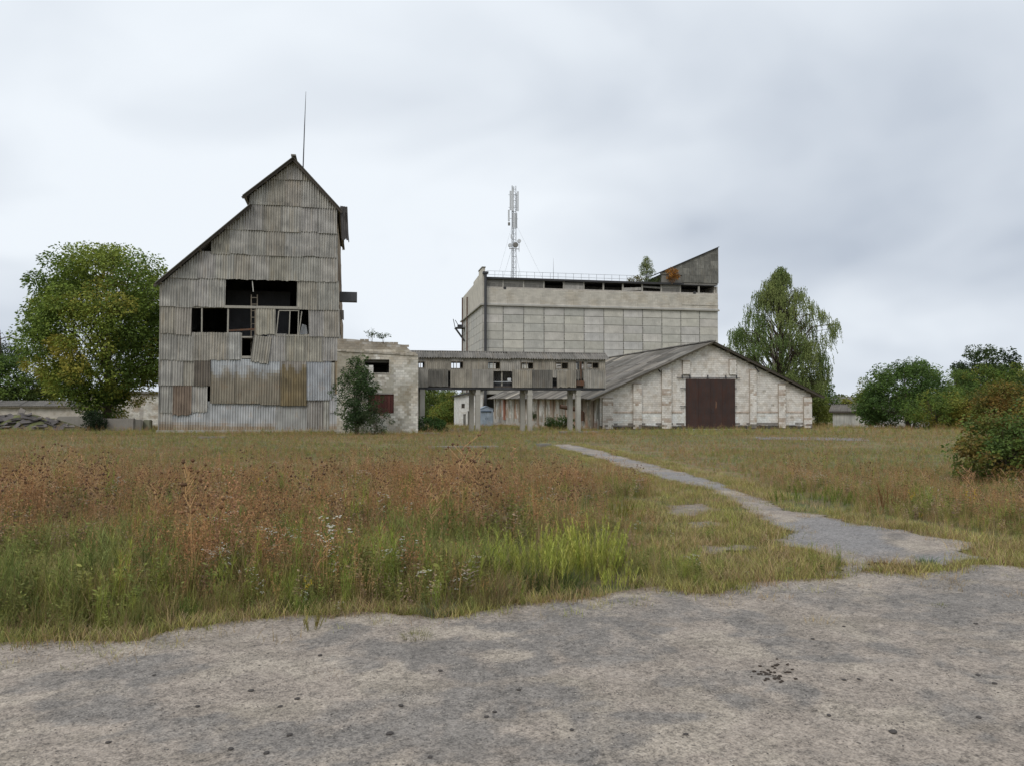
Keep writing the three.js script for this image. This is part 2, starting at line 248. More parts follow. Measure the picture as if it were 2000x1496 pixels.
const SAND = [0.44, 0.375, 0.315], ASPH = [0.285, 0.26, 0.235], EARTH = [0.20, 0.15, 0.095];
const patches = [[230, 1350, 90, 45], [400, 1450, 230, 40], [820, 1375, 130, 50], [650, 1240, 90, 28], [1700, 1270, 130, 28], [1450, 1375, 80, 26], [1130, 1235, 160, 40], [1040, 1360, 80, 30], [1270, 1420, 150, 26], [1920, 1180, 140, 40], [1990, 1300, 90, 40], [560, 1455, 130, 35], [1480, 1220, 90, 22], [1560, 1350, 70, 20], [900, 1290, 160, 26], [1230, 1480, 90, 30], [330, 1300, 120, 20]].map(([u, v, a, c]) => { const p = gp(u, v), q = gp(u + a, v), f = gp(u, v - c); return [p.x, p.z, Math.abs(q.x - p.x), Math.abs(f.z - p.z)]; });
function roadColor(x, z) {
  const w1 = fbm(x * 1.4, z * 1.4, 4, 0, 101) - 0.5, w2 = fbm(x * 1.4 + 40, z * 1.4, 4, 0, 103) - 0.5;
  let a = 0; for (const [px, pz, rx, rz] of patches) { const d = Math.hypot((x - px + w1 * 0.9) / (rx * 1.05), (z - pz + w2 * 0.9) / (rz * 1.1)) + 0.5 * (fbm(x * 6, z * 6, 3, 0, 117) - 0.5); a = Math.max(a, ss(1.08, 0.86, d)); }
  const n = fbm(x * 2.3 + 3, z * 2.3, 5, 0, 105); const fine = fbm(x * 7 + 3, z * 7, 4, 0, 115); a = Math.max(a * ss(0.3, 0.45, n + 0.05), 0.6 * ss(0.55, 0.62, n + 0.16 * (fine - 0.5))); a = clamp(a * (0.6 + 0.55 * ss(0.38, 0.56, fine)) + 0.16 * ss(0.56, 0.64, fine));
  a = clamp(a + 2.2 * a * (1 - a) * (vnoise(x * 26, z * 26, 0, 119) - 0.5)); let c = mix3(SAND, ASPH, a * 0.95);
  c = mix3(c, [0.55, 0.48, 0.39], 0.55 * (1 - a) * ss(0.52, 0.68, fbm(x * 3.1, z * 3.1 + 9, 4, 0, 107)));
  c = mix3(c, [0.30, 0.26, 0.21], 0.5 * (1 - a) * ss(0.55, 0.72, fbm(x * 2.7 + 5, z * 5 + 20, 5, 0, 109)));
  return mul3(c, 0.86 + 0.28 * vnoise(x * 11, z * 11, 0, 9));
}
const greenish = (x, z) => fbm(x * 0.22 + 5, z * 0.22, 3, 0, 211);
function soilColor(x, z) { const g = ss(0.4, 0.62, greenish(x, z)); return mul3(mix3([0.30, 0.22, 0.13], [0.16, 0.17, 0.065], g * 0.7), 0.75 + 0.5 * vnoise(x * 0.9, z * 0.9, 0, 31)); }
{
  const xs = [], zs = []; for (let i = -90; i <= 90; i++) xs.push(Math.sinh(i / 90 * 5.2) * 6.2); for (let i = -30; i <= 130; i++) zs.push(-Math.sinh(i / 130 * 5.2) * 6.4);
  const b = new B();
  const V = (x, z) => [x, gh(x, z), z];
  for (let i = 0; i + 1 < xs.length; i++) for (let j = 0; j + 1 < zs.length; j++) {
    const q = [[xs[i], zs[j]], [xs[i + 1], zs[j]], [xs[i + 1], zs[j + 1]], [xs[i], zs[j + 1]]], put = (k) => b.vert(V(...q[k]), [0, 1, 0], q[k], soilColor(...q[k]));
    put(0); put(1); put(2); put(0); put(2); put(3);
  }
  solo('ground', b.geo(), M.ground, 'meadow soil and dry thatch under the weeds', 'ground', null, 'structure');
}
const roadH = (x, z, lift = 0.006, rough = 0.022) => lift + rough * fbm(x * 1.1, z * 1.1, 3, 0, 77) + 0.35 * rough * vnoise(x * 14, z * 14, 0, 78);
function sheetField(name, label, category, x0, x1, z0, z1, cell, inside, color, lift, rough) {
  const b = new B(), nx = Math.round((x1 - x0) / cell), nz = Math.round((z1 - z0) / cell), row = nx + 1;
  const H = new Float32Array(row * (nz + 1)), C = [], I = new Uint8Array(row * (nz + 1));
  for (let j = 0; j <= nz; j++) for (let i = 0; i <= nx; i++) { const x = x0 + i * cell, z = z0 + j * cell, k = inside(x, z); I[j * row + i] = k > -0.06 ? 1 : 0; if (!I[j * row + i]) { C.push(null); continue; } C.push(mix3(mul3(EARTH, 1.3), color(x, z), ss(-0.06, 0.09, k))); H[j * row + i] = roadH(x, z, lift, rough); }
  const N = (i, j) => { const g = (a, c) => H[clamp(c, 0, nz) * row + clamp(a, 0, nx)] || H[j * row + i]; const n = [-(g(i + 1, j) - g(i - 1, j)) / (2 * cell), 1, -(g(i, j + 1) - g(i, j - 1)) / (2 * cell)], l = Math.hypot(...n); return [n[0] / l, n[1] / l, n[2] / l]; };
  for (let j = 0; j < nz; j++) for (let i = 0; i < nx; i++) {
    const q = [[i, j + 1], [i + 1, j + 1], [i + 1, j], [i, j]]; if (q.some(([a, c]) => !I[c * row + a])) continue;
    const put = ([a, c]) => { const x = x0 + a * cell, z = z0 + c * cell; b.vert([x, H[c * row + a], z], N(a, c), [x, z], C[c * row + a]); };
    for (const k of [0, 1, 2, 0, 2, 3]) put(q[k]);
  }
  return solo(name, b.geo(), M.road, label, category, null, 'structure');
}
sheetField('dirt_road', 'sandy yard road with worn grey asphalt patches in the foreground', 'road', -8, 8, -8.6, 0.4, 0.035, roadIn, roadColor, 0.006, 0.022);
sheetField('footpath', 'narrow broken asphalt path winding towards the warehouse', 'path', -2, 7, -33, -6, 0.07, (x, z) => Math.min(Math.max(pathIn(x, z), bareIn(x, z)), 0.1 - roadIn(x, z)), (x, z) => bareIn(x, z) > -0.1 ? mix3(roadColor(x * 1.8 + 30, z * 1.5), [0.24, 0.20, 0.14], 0.5) : mix3(roadColor(x * 0.9 + 30, z * 0.6), [0.33, 0.32, 0.32], ss(0.42, 0.58, fbm(x * 1.1 + 8, z * 0.8, 4, 0, 121)) * 0.8), 0.005, 0.014);
{
  const b = new B(), a = gp(1475, 853), c = gp(1480, 858), d = gp(1700, 861), e = gp(1690, 855);
  b.quad([a.x, 0.012, a.z], [c.x, 0.012, c.z], [d.x, 0.012, d.z], [e.x, 0.012, e.z], [0.30, 0.29, 0.29]);
  solo('concrete_apron', b.geo(), M.road, 'flat grey paved strip in front of the warehouse', 'pavement', null, 'structure');
}
let roofSpot;                                                   // a point on the elevator roof, set by its builder
const feet = [];                                               // building footprints, so that no plant grows inside them
function footprint(g, x0, x1, z0, z1) { g.updateMatrixWorld(true); feet.push([g.matrixWorld.clone().invert(), x0, x1, z0, z1]); }
function built(x, z) { const v = new THREE.Vector3(); for (const [m, a, b, c, d] of feet) { v.set(x, 0, z).applyMatrix4(m); if (v.x > a && v.x < b && v.z > c && v.z < d) return true; } return false; }
console.log('ground done');
// ================================================================== GRAIN DRYER: tall shed clad in corrugated sheets
{
  const r = rng(11), g = thing('grain_dryer', 'tall ruined shed clad in grey corrugated sheets with a steep uneven gable', 'shed', gp(309, 844.5), YAW);
  const L = (u, v) => { const p = loc(g, u, v); return [p.x, p.y]; }, DEP = 12.5;
  const rightX = pl([L(668, 842), L(664, 700), L(657, 520), L(654.5, 403)].map(([x, y]) => [y, x]));
  const roofPts = [[300, 566], [487, 406], [487.2, 381], [573, 315], [657, 405], [700, 450]].map((p) => L(...p)), roofY = pl(roofPts);
  const rowT = [347, 398.5, 449.5, 497.5, 547, 602, 654.5, 704.5].map((v) => L(480, v)[1]);
  const grey = [M.slate, M.slate, M.slate, M.slateWarm, M.slate, M.slateWarm];
  const put = (s0, s1, t0, t1, m, o = {}) => {
    const w = s1 - s0, h = t1 - t0, z = (o.z ?? 0.03 + 0.012 * r()) + 0.04;
    const geo = sheetGeo(w, h, { top: (x) => roofY(s0 + x) - t0 - 0.03, off: [s0 + 0.3 * r(), t0 * 1.37], ...o, col: o.col || mul3([1, 0.99 + 0.02 * r(), 0.97 + 0.04 * r()], 0.84 + 0.17 * r()) , th: 0.012, amp: 0.034, pitch: 0.155, ...(o.amp ? { amp: o.amp } : {}) }); if (!geo) return;
    const p = part(g, o.name || 'cladding_sheet', geo, m, o.label); p.position.set(s0 + (o.dx || 0), t0 + (o.dy || 0), z); p.rotation.set(-0.034 - 0.008 * r(), 0, o.rz ?? 0.011 * gauss(r)); return p;
  };
  const run = (u0, u1, row, o = {}) => {                        // a course of sheets between two image columns
    const t1 = row ? rowT[row - 1] + 0.13 : 30, t0 = rowT[row], tm = (t0 + Math.min(t1, t0 + 1.6)) / 2, v = 500;
    let a = typeof u0 === 'number' ? L(u0, [373, 373, 424, 474, 522, 575, 628, 680][row])[0] : u0[0], e = u1 === null ? rightX(tm) + 0.02 : L(u1, [373, 373, 424, 474, 522, 575, 628, 680][row])[0];
    const n = Math.max(1, Math.round((e - a) / 1.05)), w = (e - a) / n;
    for (let i = 0; i < n; i++) { const cut = r() < 0.35 ? jag(r, w, 0.07) : undefined; put(a + i * w - 0.02, a + (i + 1) * w + 0.06, t0 - 0.03 * r(), t1 - (row ? 0 : 0), grey[Math.floor(r() * 6)], { z: 0.028 + (i % 2) * 0.018 + 0.006 * r(), dy: -0.07 * r() * r(), bot: cut, ...o }); }
  };
  run(530, 620, 0); run(487, null, 1); run(440, null, 2); run(413, null, 3); run(313, null, 4);
  run(312, 438, 5, { }); run(580, null, 5);
  run(312, 371, 6); run(604, null, 6); run(312, 470, 7); run(522, null, 7);
  const R = (u0, v0, u1, v1) => { const a = L(u0, v1), b = L(u1, v0); return [a[0], b[0], a[1], b[1]]; };
  const patch = (u0, v0, u1, v1, m, o = {}) => { const [a, e, t0, t1] = R(u0, v0, u1, v1); return put(a, e, t0, t1, m, { z: 0.03, ...o }); };
  patch(500, 600, 538, 656, M.slateWarm, { z: 0.07, bot: jag(r, 1.2, 0.12) });
  patch(447, 650, 470, 703, M.slatePale, { z: 0.085, rz: 0.02 });
  patch(489, 655, 524, 708, M.slateWarm, { z: 0.1, rz: -0.11, bot: jag(r, 1.2, 0.1) });
  // lower courses: a patchwork of old and replaced sheets
  const S = (a, b, c, d, m, o) => patch(290 + a / 4.533, 530 + b / 4.533, 290 + c / 4.533, 530 + d / 4.533, m, o);
  const many = (a, b, c, d, n, m, o = {}) => { for (let i = 0; i < n; i++) S(a + (c - a) * i / n - 2, b, a + (c - a) * (i + 1) / n + 6, d, Array.isArray(m) ? m[i % m.length] : m, { z: (o.z0 || 0.02) + (i % 2) * 0.016, ...o }); };
  many(98, 770, 412, 1010, 3, [M.slate, M.slate, M.slateWarm], { z0: 0.03 });
  S(405, 785, 548, 1025, M.slateBrown, { z: 0.075, bot: jag(r, 1.2, 0.12) });
  const rustLow = (h, k) => { const q = r() * 50; return (x, y) => { const e = y / h + 0.5 * (fbm(x * 3.2 + q, y * 1.6, 4, 0, 5) - 0.5) ; return mix3([0.58, 0.50, 0.385], [0.98, 1.0, 1.02], ss(k, k + 0.3, e)); }; };
  many(548, 780, 992, 1168, 2, M.galv, { z0: 0.1, col: rustLow(2.6, 0.58), rows: 14 });
  S(992, 790, 1175, 1180, M.galv, { z: 0.11, col: rustLow(2.6, 0.62), rows: 14 });
  S(1165, 800, 1402, 1188, M.slateMoss, { z: 0.13, col: (x, y) => { const e = y / 2.7 + 0.5 * (fbm(x * 5, y * 1.3, 3, 0, 6) - 0.5); return mix3(mix3([0.78, 0.73, 0.68], [0.64, 0.62, 0.68], fbm(x * 6, y * 2, 3, 0, 8)), [1.0, 1.1, 1.7], ss(0.78, 0.98, e)); }, rows: 14 });
  S(1400, 780, 1620, 1140, M.galv, { z: 0.085, col: [0.86, 0.88, 0.92] });
  S(1616, 810, 1652, 1015, M.slatePale, { z: 0.09 }); S(1612, 1010, 1650, 1090, M.galvDull, { z: 0.07 });
  S(1648, 795, 1728, 1085, M.slateWarm, { z: 0.08, col: [0.85, 0.75, 0.6] });
  S(95, 1000, 218, 1250, M.slate, { z: 0.03 }); S(212, 1005, 382, 1278, M.slateBrown, { z: 0.075, bot: jag(r, 1.2, 0.14), col: [1.25, 1.1, 1] }); S(376, 1015, 522, 1250, M.slate, { z: 0.05, bot: jag(r, 1.2, 0.05) });
  const splash = (h) => { const q = r() * 50; return (x, y) => { const e = y + 0.5 * (fbm(x * 2.2 + q, y * 2, 4, 0, 5) - 0.5); return mix3([0.78, 0.62, 0.46], [1, 1, 1], ss(0.2, 0.7, e)); }; };
  S(92, 1235, 212, 1418, M.slate, { z: 0.02, col: splash(), rows: 8 });
  many(205, 1240, 520, 1424, 2, M.galv, { z0: 0.015, col: splash(), rows: 8 });
  many(512, 1150, 1118, 1424, 3, M.galv, { z0: 0.03, col: splash(), rows: 10 });
  S(1112, 1165, 1405, 1418, M.galvDull, { z: 0.03, amp: 0.012, col: [1.05, 1.02, 0.97] }); S(1400, 1130, 1550, 1414, M.slate, { z: 0.045 }); S(1545, 1135, 1606, 1412, M.slatePale, { z: 0.06 });
  S(1600, 1075, 1712, 1250, M.galv, { z: 0.075, amp: 0.012 }); S(1598, 1240, 1714, 1410, M.galv, { z: 0.05, amp: 0.012, col: splash(), rows: 8 });
  // closed shell behind the cladding: sides, back, floors
  const wR = L(668, 842)[0], hL = roofY(0.02), apex = L(573, 315), sh = L(487, 406), xR = L(656, 403);
  part(g, 'plinth', boxG(-0.12, -0.1, -DEP, wR + 0.1, 0.16, 0.1), M.concrete);
  const back = new THREE.Shape([[0, 0], [wR, 0], [xR[0], xR[1] + 0.1], [apex[0], apex[1] + 0.08], [sh[0] - 0.2, sh[1] + 0.6], [sh[0] - 0.2, sh[1] + 0.02], [0, hL + 0.12]].map((p) => new THREE.Vector2(...p)));
  const bg = new THREE.ExtrudeGeometry(back, { depth: 0.06, bevelEnabled: false }); bg.translate(0, 0, -DEP); bg.setAttribute('color', new THREE.Float32BufferAttribute(new Float32Array(bg.attributes.position.count * 3).fill(1), 3));
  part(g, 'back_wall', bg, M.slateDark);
  for (let k = 0; k < 6; k++) basis(part(g, 'side_sheet', sheetGeo(DEP, Math.min(1.78, hL - k * 1.62), { seg: 4, off: [k, k * 1.3] }), M.slate), [-0.03, k * 1.62, -DEP], [0, 0, 1], [0, 1, 0]);
  for (let k = 0; k < 9; k++) { const t = k * 1.6, h = Math.min(1.75, xR[1] - t - 0.05), x = rightX(t + h / 2) + 0.03; if (h > 0.1) basis(part(g, 'side_sheet', sheetGeo(DEP, h, { seg: 4, off: [k * 2, k], col: mul3([1, 0.86, 0.72], 0.75 + 0.3 * r()) }), k % 3 ? M.slateWarm : M.slateBrown), [x, t, 0], [0, 0, -1], [0, 1, 0]).rotation.z += 0; }
  const fl = rowT[6] + 0.05;
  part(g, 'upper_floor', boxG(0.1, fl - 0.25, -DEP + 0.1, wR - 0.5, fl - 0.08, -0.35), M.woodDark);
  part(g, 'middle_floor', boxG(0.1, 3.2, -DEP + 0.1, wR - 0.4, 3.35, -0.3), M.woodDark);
  part(g, 'grain_hopper', new B().box(3.2, fl - 0.07, -8, 7.4, fl + 3.4, -4.5).geo(), M.steelDark);
  // roof slopes with purlins and barge boards
  const e0 = L(303, 560), slope = (a, b, left, m, name) => {
    const dx = b[0] - a[0], dy = b[1] - a[1], len = Math.hypot(dx, dy);
    const s = part(g, name, sheetGeo(DEP + 0.9, len, { seg: 4, bot: jag(r, DEP, 0.12) }), m);
    if (left) basis(s, [a[0], a[1] + 0.06, -DEP - 0.3], [0, 0, 1], [dx, dy, 0]); else basis(s, [a[0], a[1] + 0.06, 0.6], [0, 0, -1], [dx, dy, 0]);
    const bb = new B().bar([a[0], a[1] - 0.04, 0.42], [b[0], b[1] - 0.04, 0.42], 0.05, 0.17); part(g, 'barge_board', bb.geo(), M.woodDark);
    for (let k = 0; k <= 4; k++) { const t = (k + 0.3) / 5, x = lerp(a[0], b[0], t), y = lerp(a[1], b[1], t) - 0.06; part(g, 'purlin', boxG(x - 0.05, y - 0.09, -DEP, x + 0.05, y, 0.38), M.wood); }
    return s;
  };
  slope(e0, [sh[0] + 0.15, sh[1] + 0.1], true, M.slateDark, 'lower_roof'); slope(L(474, 389), [apex[0], apex[1] + 0.05], true, M.slateDark, 'upper_roof'); slope(L(668, 417), [apex[0], apex[1] + 0.05], false, M.slateDark, 'upper_roof');
  basis(part(g, 'step_sheet', sheetGeo(DEP, 0.8, { seg: 4 }), M.slateDark), [sh[0], sh[1] - 0.05, -DEP], [0, 0, 1], [0, 1, 0]);
  { const a = L(661, 405), b = L(677, 470); const q = L(664, 470); basis(part(g, 'hanging_roof_sheet', sheetGeo(0.52, a[1] - b[1] + 0.1, { bot: jag(r, 0.5, 0.16), col: [0.45, 0.43, 0.45] }), M.slateDark, 'torn dark sheet hanging from the eaves'), [q[0] + 0.08, q[1], 0.22], [0.92, 0, -0.4], [-0.06, 1, -0.06]); basis(part(g, 'hanging_roof_sheet', sheetGeo(2.2, 1.7, { bot: jag(r, 2, 0.4), col: [0.4, 0.38, 0.4] }), M.slateDark), [q[0] + 0.5, q[1] + 0.2, 0.0], [0.02, 0, -1], [-0.1, 1, 0]); }
  { const a = L(672, 606), b = L(681, 634); basis(part(g, 'hanging_roof_sheet', sheetGeo(0.36, a[1] - b[1], { bot: jag(r, 0.36, 0.35), col: [0.5, 0.45, 0.42] }), M.slateDark), [rightX(b[1] + 0.3) + 0.02, b[1], 0.0], [0.9, 0, -0.4], [-0.05, 1, 0]); basis(part(g, 'bulging_side_sheet', sheetGeo(3.2, 3.4, { seg: 4, col: [0.95, 0.8, 0.66] }), M.slateWarm), [rightX(b[1] - 2.2) + 0.2, b[1] - 2.6, 0.02], [0.0, 0, -1], [-0.075, 1, 0]); }
  { const a = L(662, 585), b = L(697, 567); part(g, 'steel_duct', new B().box(a[0], a[1], -1.5, b[0], b[1], -0.9).geo(), M.steelDark, 'square dark duct jutting out of the right side'); }
  { const p = L(574, 309); part(g, 'ridge_cap', new B().bar([p[0], p[1] + 0.02, 0.6], [p[0], p[1] + 0.02, -DEP], 0.3, 0.09).geo(), M.slateDark); }
  // timber frame in the openings
  const bar = (n, u0, v0, u1, v1, w, m, z = -0.05) => { const a = L(u0, v0), b = L(u1, v1); return part(g, n, new B().bar([...a, z], [...b, z], w, w).geo(), m); };
  bar('window_rail', 437, 599.5, 582, 602, 0.16, M.woodGrey, 0.0); bar('window_rail', 370, 600.5, 440, 600.5, 0.09, M.woodGrey); bar('window_rail', 370, 653, 446, 655, 0.1, M.woodGrey);
  bar('mullion', 393.5, 601, 393, 655, 0.08, M.woodGrey); bar('mullion', 445, 600, 444, 656, 0.09, M.woodGrey); bar('mullion', 372, 601, 371.5, 655, 0.08, M.wood); bar('mullion', 499, 601, 498.5, 655, 0.12, M.wood);
  bar('mullion', 492, 549, 494, 570, 0.05, M.woodWhite);
  bar('frame_beam', 446, 646, 499, 643, 0.11, M.rust); bar('frame_beam', 470, 658.5, 492, 658.5, 0.09, M.woodGrey); bar('frame_beam', 466, 698, 490, 698, 0.16, M.woodGrey);
  const lad = [486.5, 498.5]; for (const u of lad) bar('ladder_rail', u, 572, u - 0.5, 702, 0.06, M.wood, -0.9); for (let v = 578; v < 700; v += 13) bar('ladder_rung', lad[0], v, lad[1], v, 0.045, M.wood, -0.9);
  const sash = (pts, w = 0.06) => pts.forEach(([a, b, c, d]) => bar('sash_bar', a, b, c, d, w, M.woodGrey, 0.0));
  sash([[544, 608, 539, 656], [566, 608, 564, 656], [544, 607, 583, 607], [583, 606, 581, 656], [589, 609, 583, 654], [603, 607, 604, 656], [539, 655.5, 604, 657]]);
  { const a = L(584, 653), b = L(597, 632); part(g, 'loose_pane', new B().quad([a[0], a[1], -0.2], [a[0] + 0.5, a[1], -0.3], [a[0] + 0.42, b[1] - 0.1, -0.35], [a[0] + 0.15, b[1], -0.3]).geo(), M.galvDull); }
  for (const u of [330, 606, 650]) { const x = L(u, 600)[0], y = Math.min(roofY(x) - 0.1, 30); part(g, 'post', boxG(x - 0.07, 0.1, -0.3, x + 0.07, y, -0.16), M.wood); }
  // lightning rod on the ridge
  { const a = L(589, 320), b = L(595, 167); part(g, 'lightning_rod', new B().tube([[a[0], a[1] - 0.5, -1], [lerp(a[0], b[0], 0.5), lerp(a[1], b[1], 0.5), -1], [b[0], b[1], -1]], [0.045, 0.035, 0.012], 6).geo(), M.steelDark); }
  footprint(g, -0.4, wR + 0.3, -DEP - 0.5, 0.25);
}

// ================================================================== BRICK ANNEX beside the dryer
{
  const r = rng(21), c = gp(816, 846), w = 4.75, g = thing('brick_annex', 'small white brick annex with a crumbling parapet between dryer and covered bridge', 'building', new THREE.Vector3(c.x - Math.cos(YAW) * w, 0, c.z + Math.sin(YAW) * w), YAW);
  const L = (u, v) => { const p = loc(g, u, v); return [p.x, p.y]; };
  const top = pl([[671, 658], [690, 659], [730, 664], [772, 668], [795, 671], [796, 676], [800, 681], [803, 683], [812, 686], [816, 690]].map((p) => L(...p)));
  const rect = (u0, v0, u1, v1) => { const a = L(u0, v1), b = L(u1, v0); return [a[0], b[0], a[1], b[1]]; };
  const hi = rect(711, 703, 760, 728), lo = rect(718, 769.5, 769, 807), fill = rect(711, 713, 729, 728);
  const color = (s, t, q) => {
    const worn = ss(0.42, 0.62, fbm(s * 0.9, t * 0.9, 4, 0, 301) + 0.28 * ss(3.4, 4.9, t)), moss = ss(0.5, 0.7, fbm(s * 2.2 + 4, t * 0.8, 4, 0, 303) + 0.35 * ss(1.8, 0.2, s) * ss(2.5, 4.5, t));
    let c = mix3([0.80, 0.77, 0.71], [0.62, 0.55, 0.45], clamp(worn * 0.7 + (q() < 0.14 ? 0.3 : 0))); c = mix3(c, [0.30, 0.27, 0.20], moss * 0.65);
    if (t > L(740, 683)[1]) c = mix3(c, [0.33, 0.28, 0.23], 0.7);
    const rust = ss(0.45, 0.65, fbm(s * 9, t * 1.2, 3, 0, 305)) * ss(lo[2] - 0.55, lo[2], t) * (t < lo[2] && s > lo[0] && s < lo[1] ? 1 : 0); c = mix3(c, [0.34, 0.15, 0.09], rust);
    return mul3(c, 0.88 + 0.22 * q());
  };
  const b = new B(); brickwork(b, r, 0, w, 0.0, top, [hi, lo], color, { tmax: 6, miss: (s, t) => (t > top(s) - 0.35 ? 0.12 : 0.004) });
  const bw = part(g, 'brickwork', b.geo(), M.brick); bw.userData.kind = 'stuff';
  const b2 = new B(); brickwork(b2, r, fill[0], fill[1], fill[2], () => fill[3] + 0.05, [], (s, t, q) => mul3([0.72, 0.70, 0.66], 0.85 + 0.3 * q()), { tmax: fill[3], z: -0.03 }); const bw2 = part(g, 'window_infill_brickwork', b2.geo(), M.brick); bw2.userData.kind = 'stuff';
  part(g, 'window_infill', boxG(fill[0], fill[2], -0.36, fill[1], fill[3] - 0.02, -0.04), M.mortar);
  const tp = []; for (let i = 0; i <= 24; i++) { const s = w * (1 - i / 24); tp.push([s, top(s) - 0.12]); }
  part(g, 'front_wall', wallWithHoles([[0, 0], [w, 0], ...tp], [hi, lo], -0.4, -0.008), M.mortar);
  const cy = L(694, 683)[1], cy2 = L(815, 692)[1];
  { const cb = new B(); for (let s = 0; s < w - 0.1; s += 0.263) cb.box(s, lerp(cy, cy2, s / w) - 0.12, -0.02, s + 0.25, lerp(cy, cy2, s / w), 0.07 + 0.01 * r(), mul3([0.46, 0.42, 0.36], 0.8 + 0.4 * r())); part(g, 'cornice_course', cb.geo(), M.brick); }
  const side = new B(); brickwork(side, r, 0, 6, 0, () => 4.2, [], (s, t, q) => mul3([0.7, 0.67, 0.61], 0.8 + 0.3 * q()), { tmax: 5 });
  const sw = part(g, 'side_brickwork', side.geo(), M.brick); sw.userData.kind = 'stuff'; sw.position.set(w, 0, 0); sw.rotation.y = Math.PI / 2;
  part(g, 'side_wall', boxG(w - 0.4, 0, -6, w - 0.008, 4.2, -0.4), M.mortar); part(g, 'side_wall', boxG(0, 0, -6, 0.4, 4.4, -0.4), M.mortar); part(g, 'back_wall', boxG(0.4, 0, -6, w - 0.4, 4.3, -5.6), M.mortar);
  part(g, 'roof_slab', boxG(0.02, 4.22, -6.05, w - 0.02, 4.42, -0.42), M.concreteDark); part(g, 'floor_slab', boxG(0.4, 1.95, -5.6, w - 0.4, 2.1, -0.4), M.concreteDark);
  const nB = 8; for (let i = 0; i < nB; i++) { const a = lerp(lo[0], lo[1], i / nB), e = lerp(lo[0], lo[1], (i + 1) / nB); part(g, 'shutter_board', boxG(a + 0.008, lo[2] + 0.02, -0.12 - 0.01 * r(), e - 0.008, lo[3] - 0.02, -0.07 - 0.015 * r(), mul3(W3, 0.75 + 0.5 * r())), M.redBoard); }
  part(g, 'window_lintel', boxG(hi[0] - 0.1, hi[3], -0.3, hi[1] + 0.15, hi[3] + 0.1, 0.004), M.concrete); part(g, 'window_sill', boxG(fill[1], hi[2] - 0.07, -0.3, hi[1] + 0.05, hi[2], 0.03), M.slateWarm);
  footprint(g, -0.2, w + 0.15, -6.3, 0.15);
}

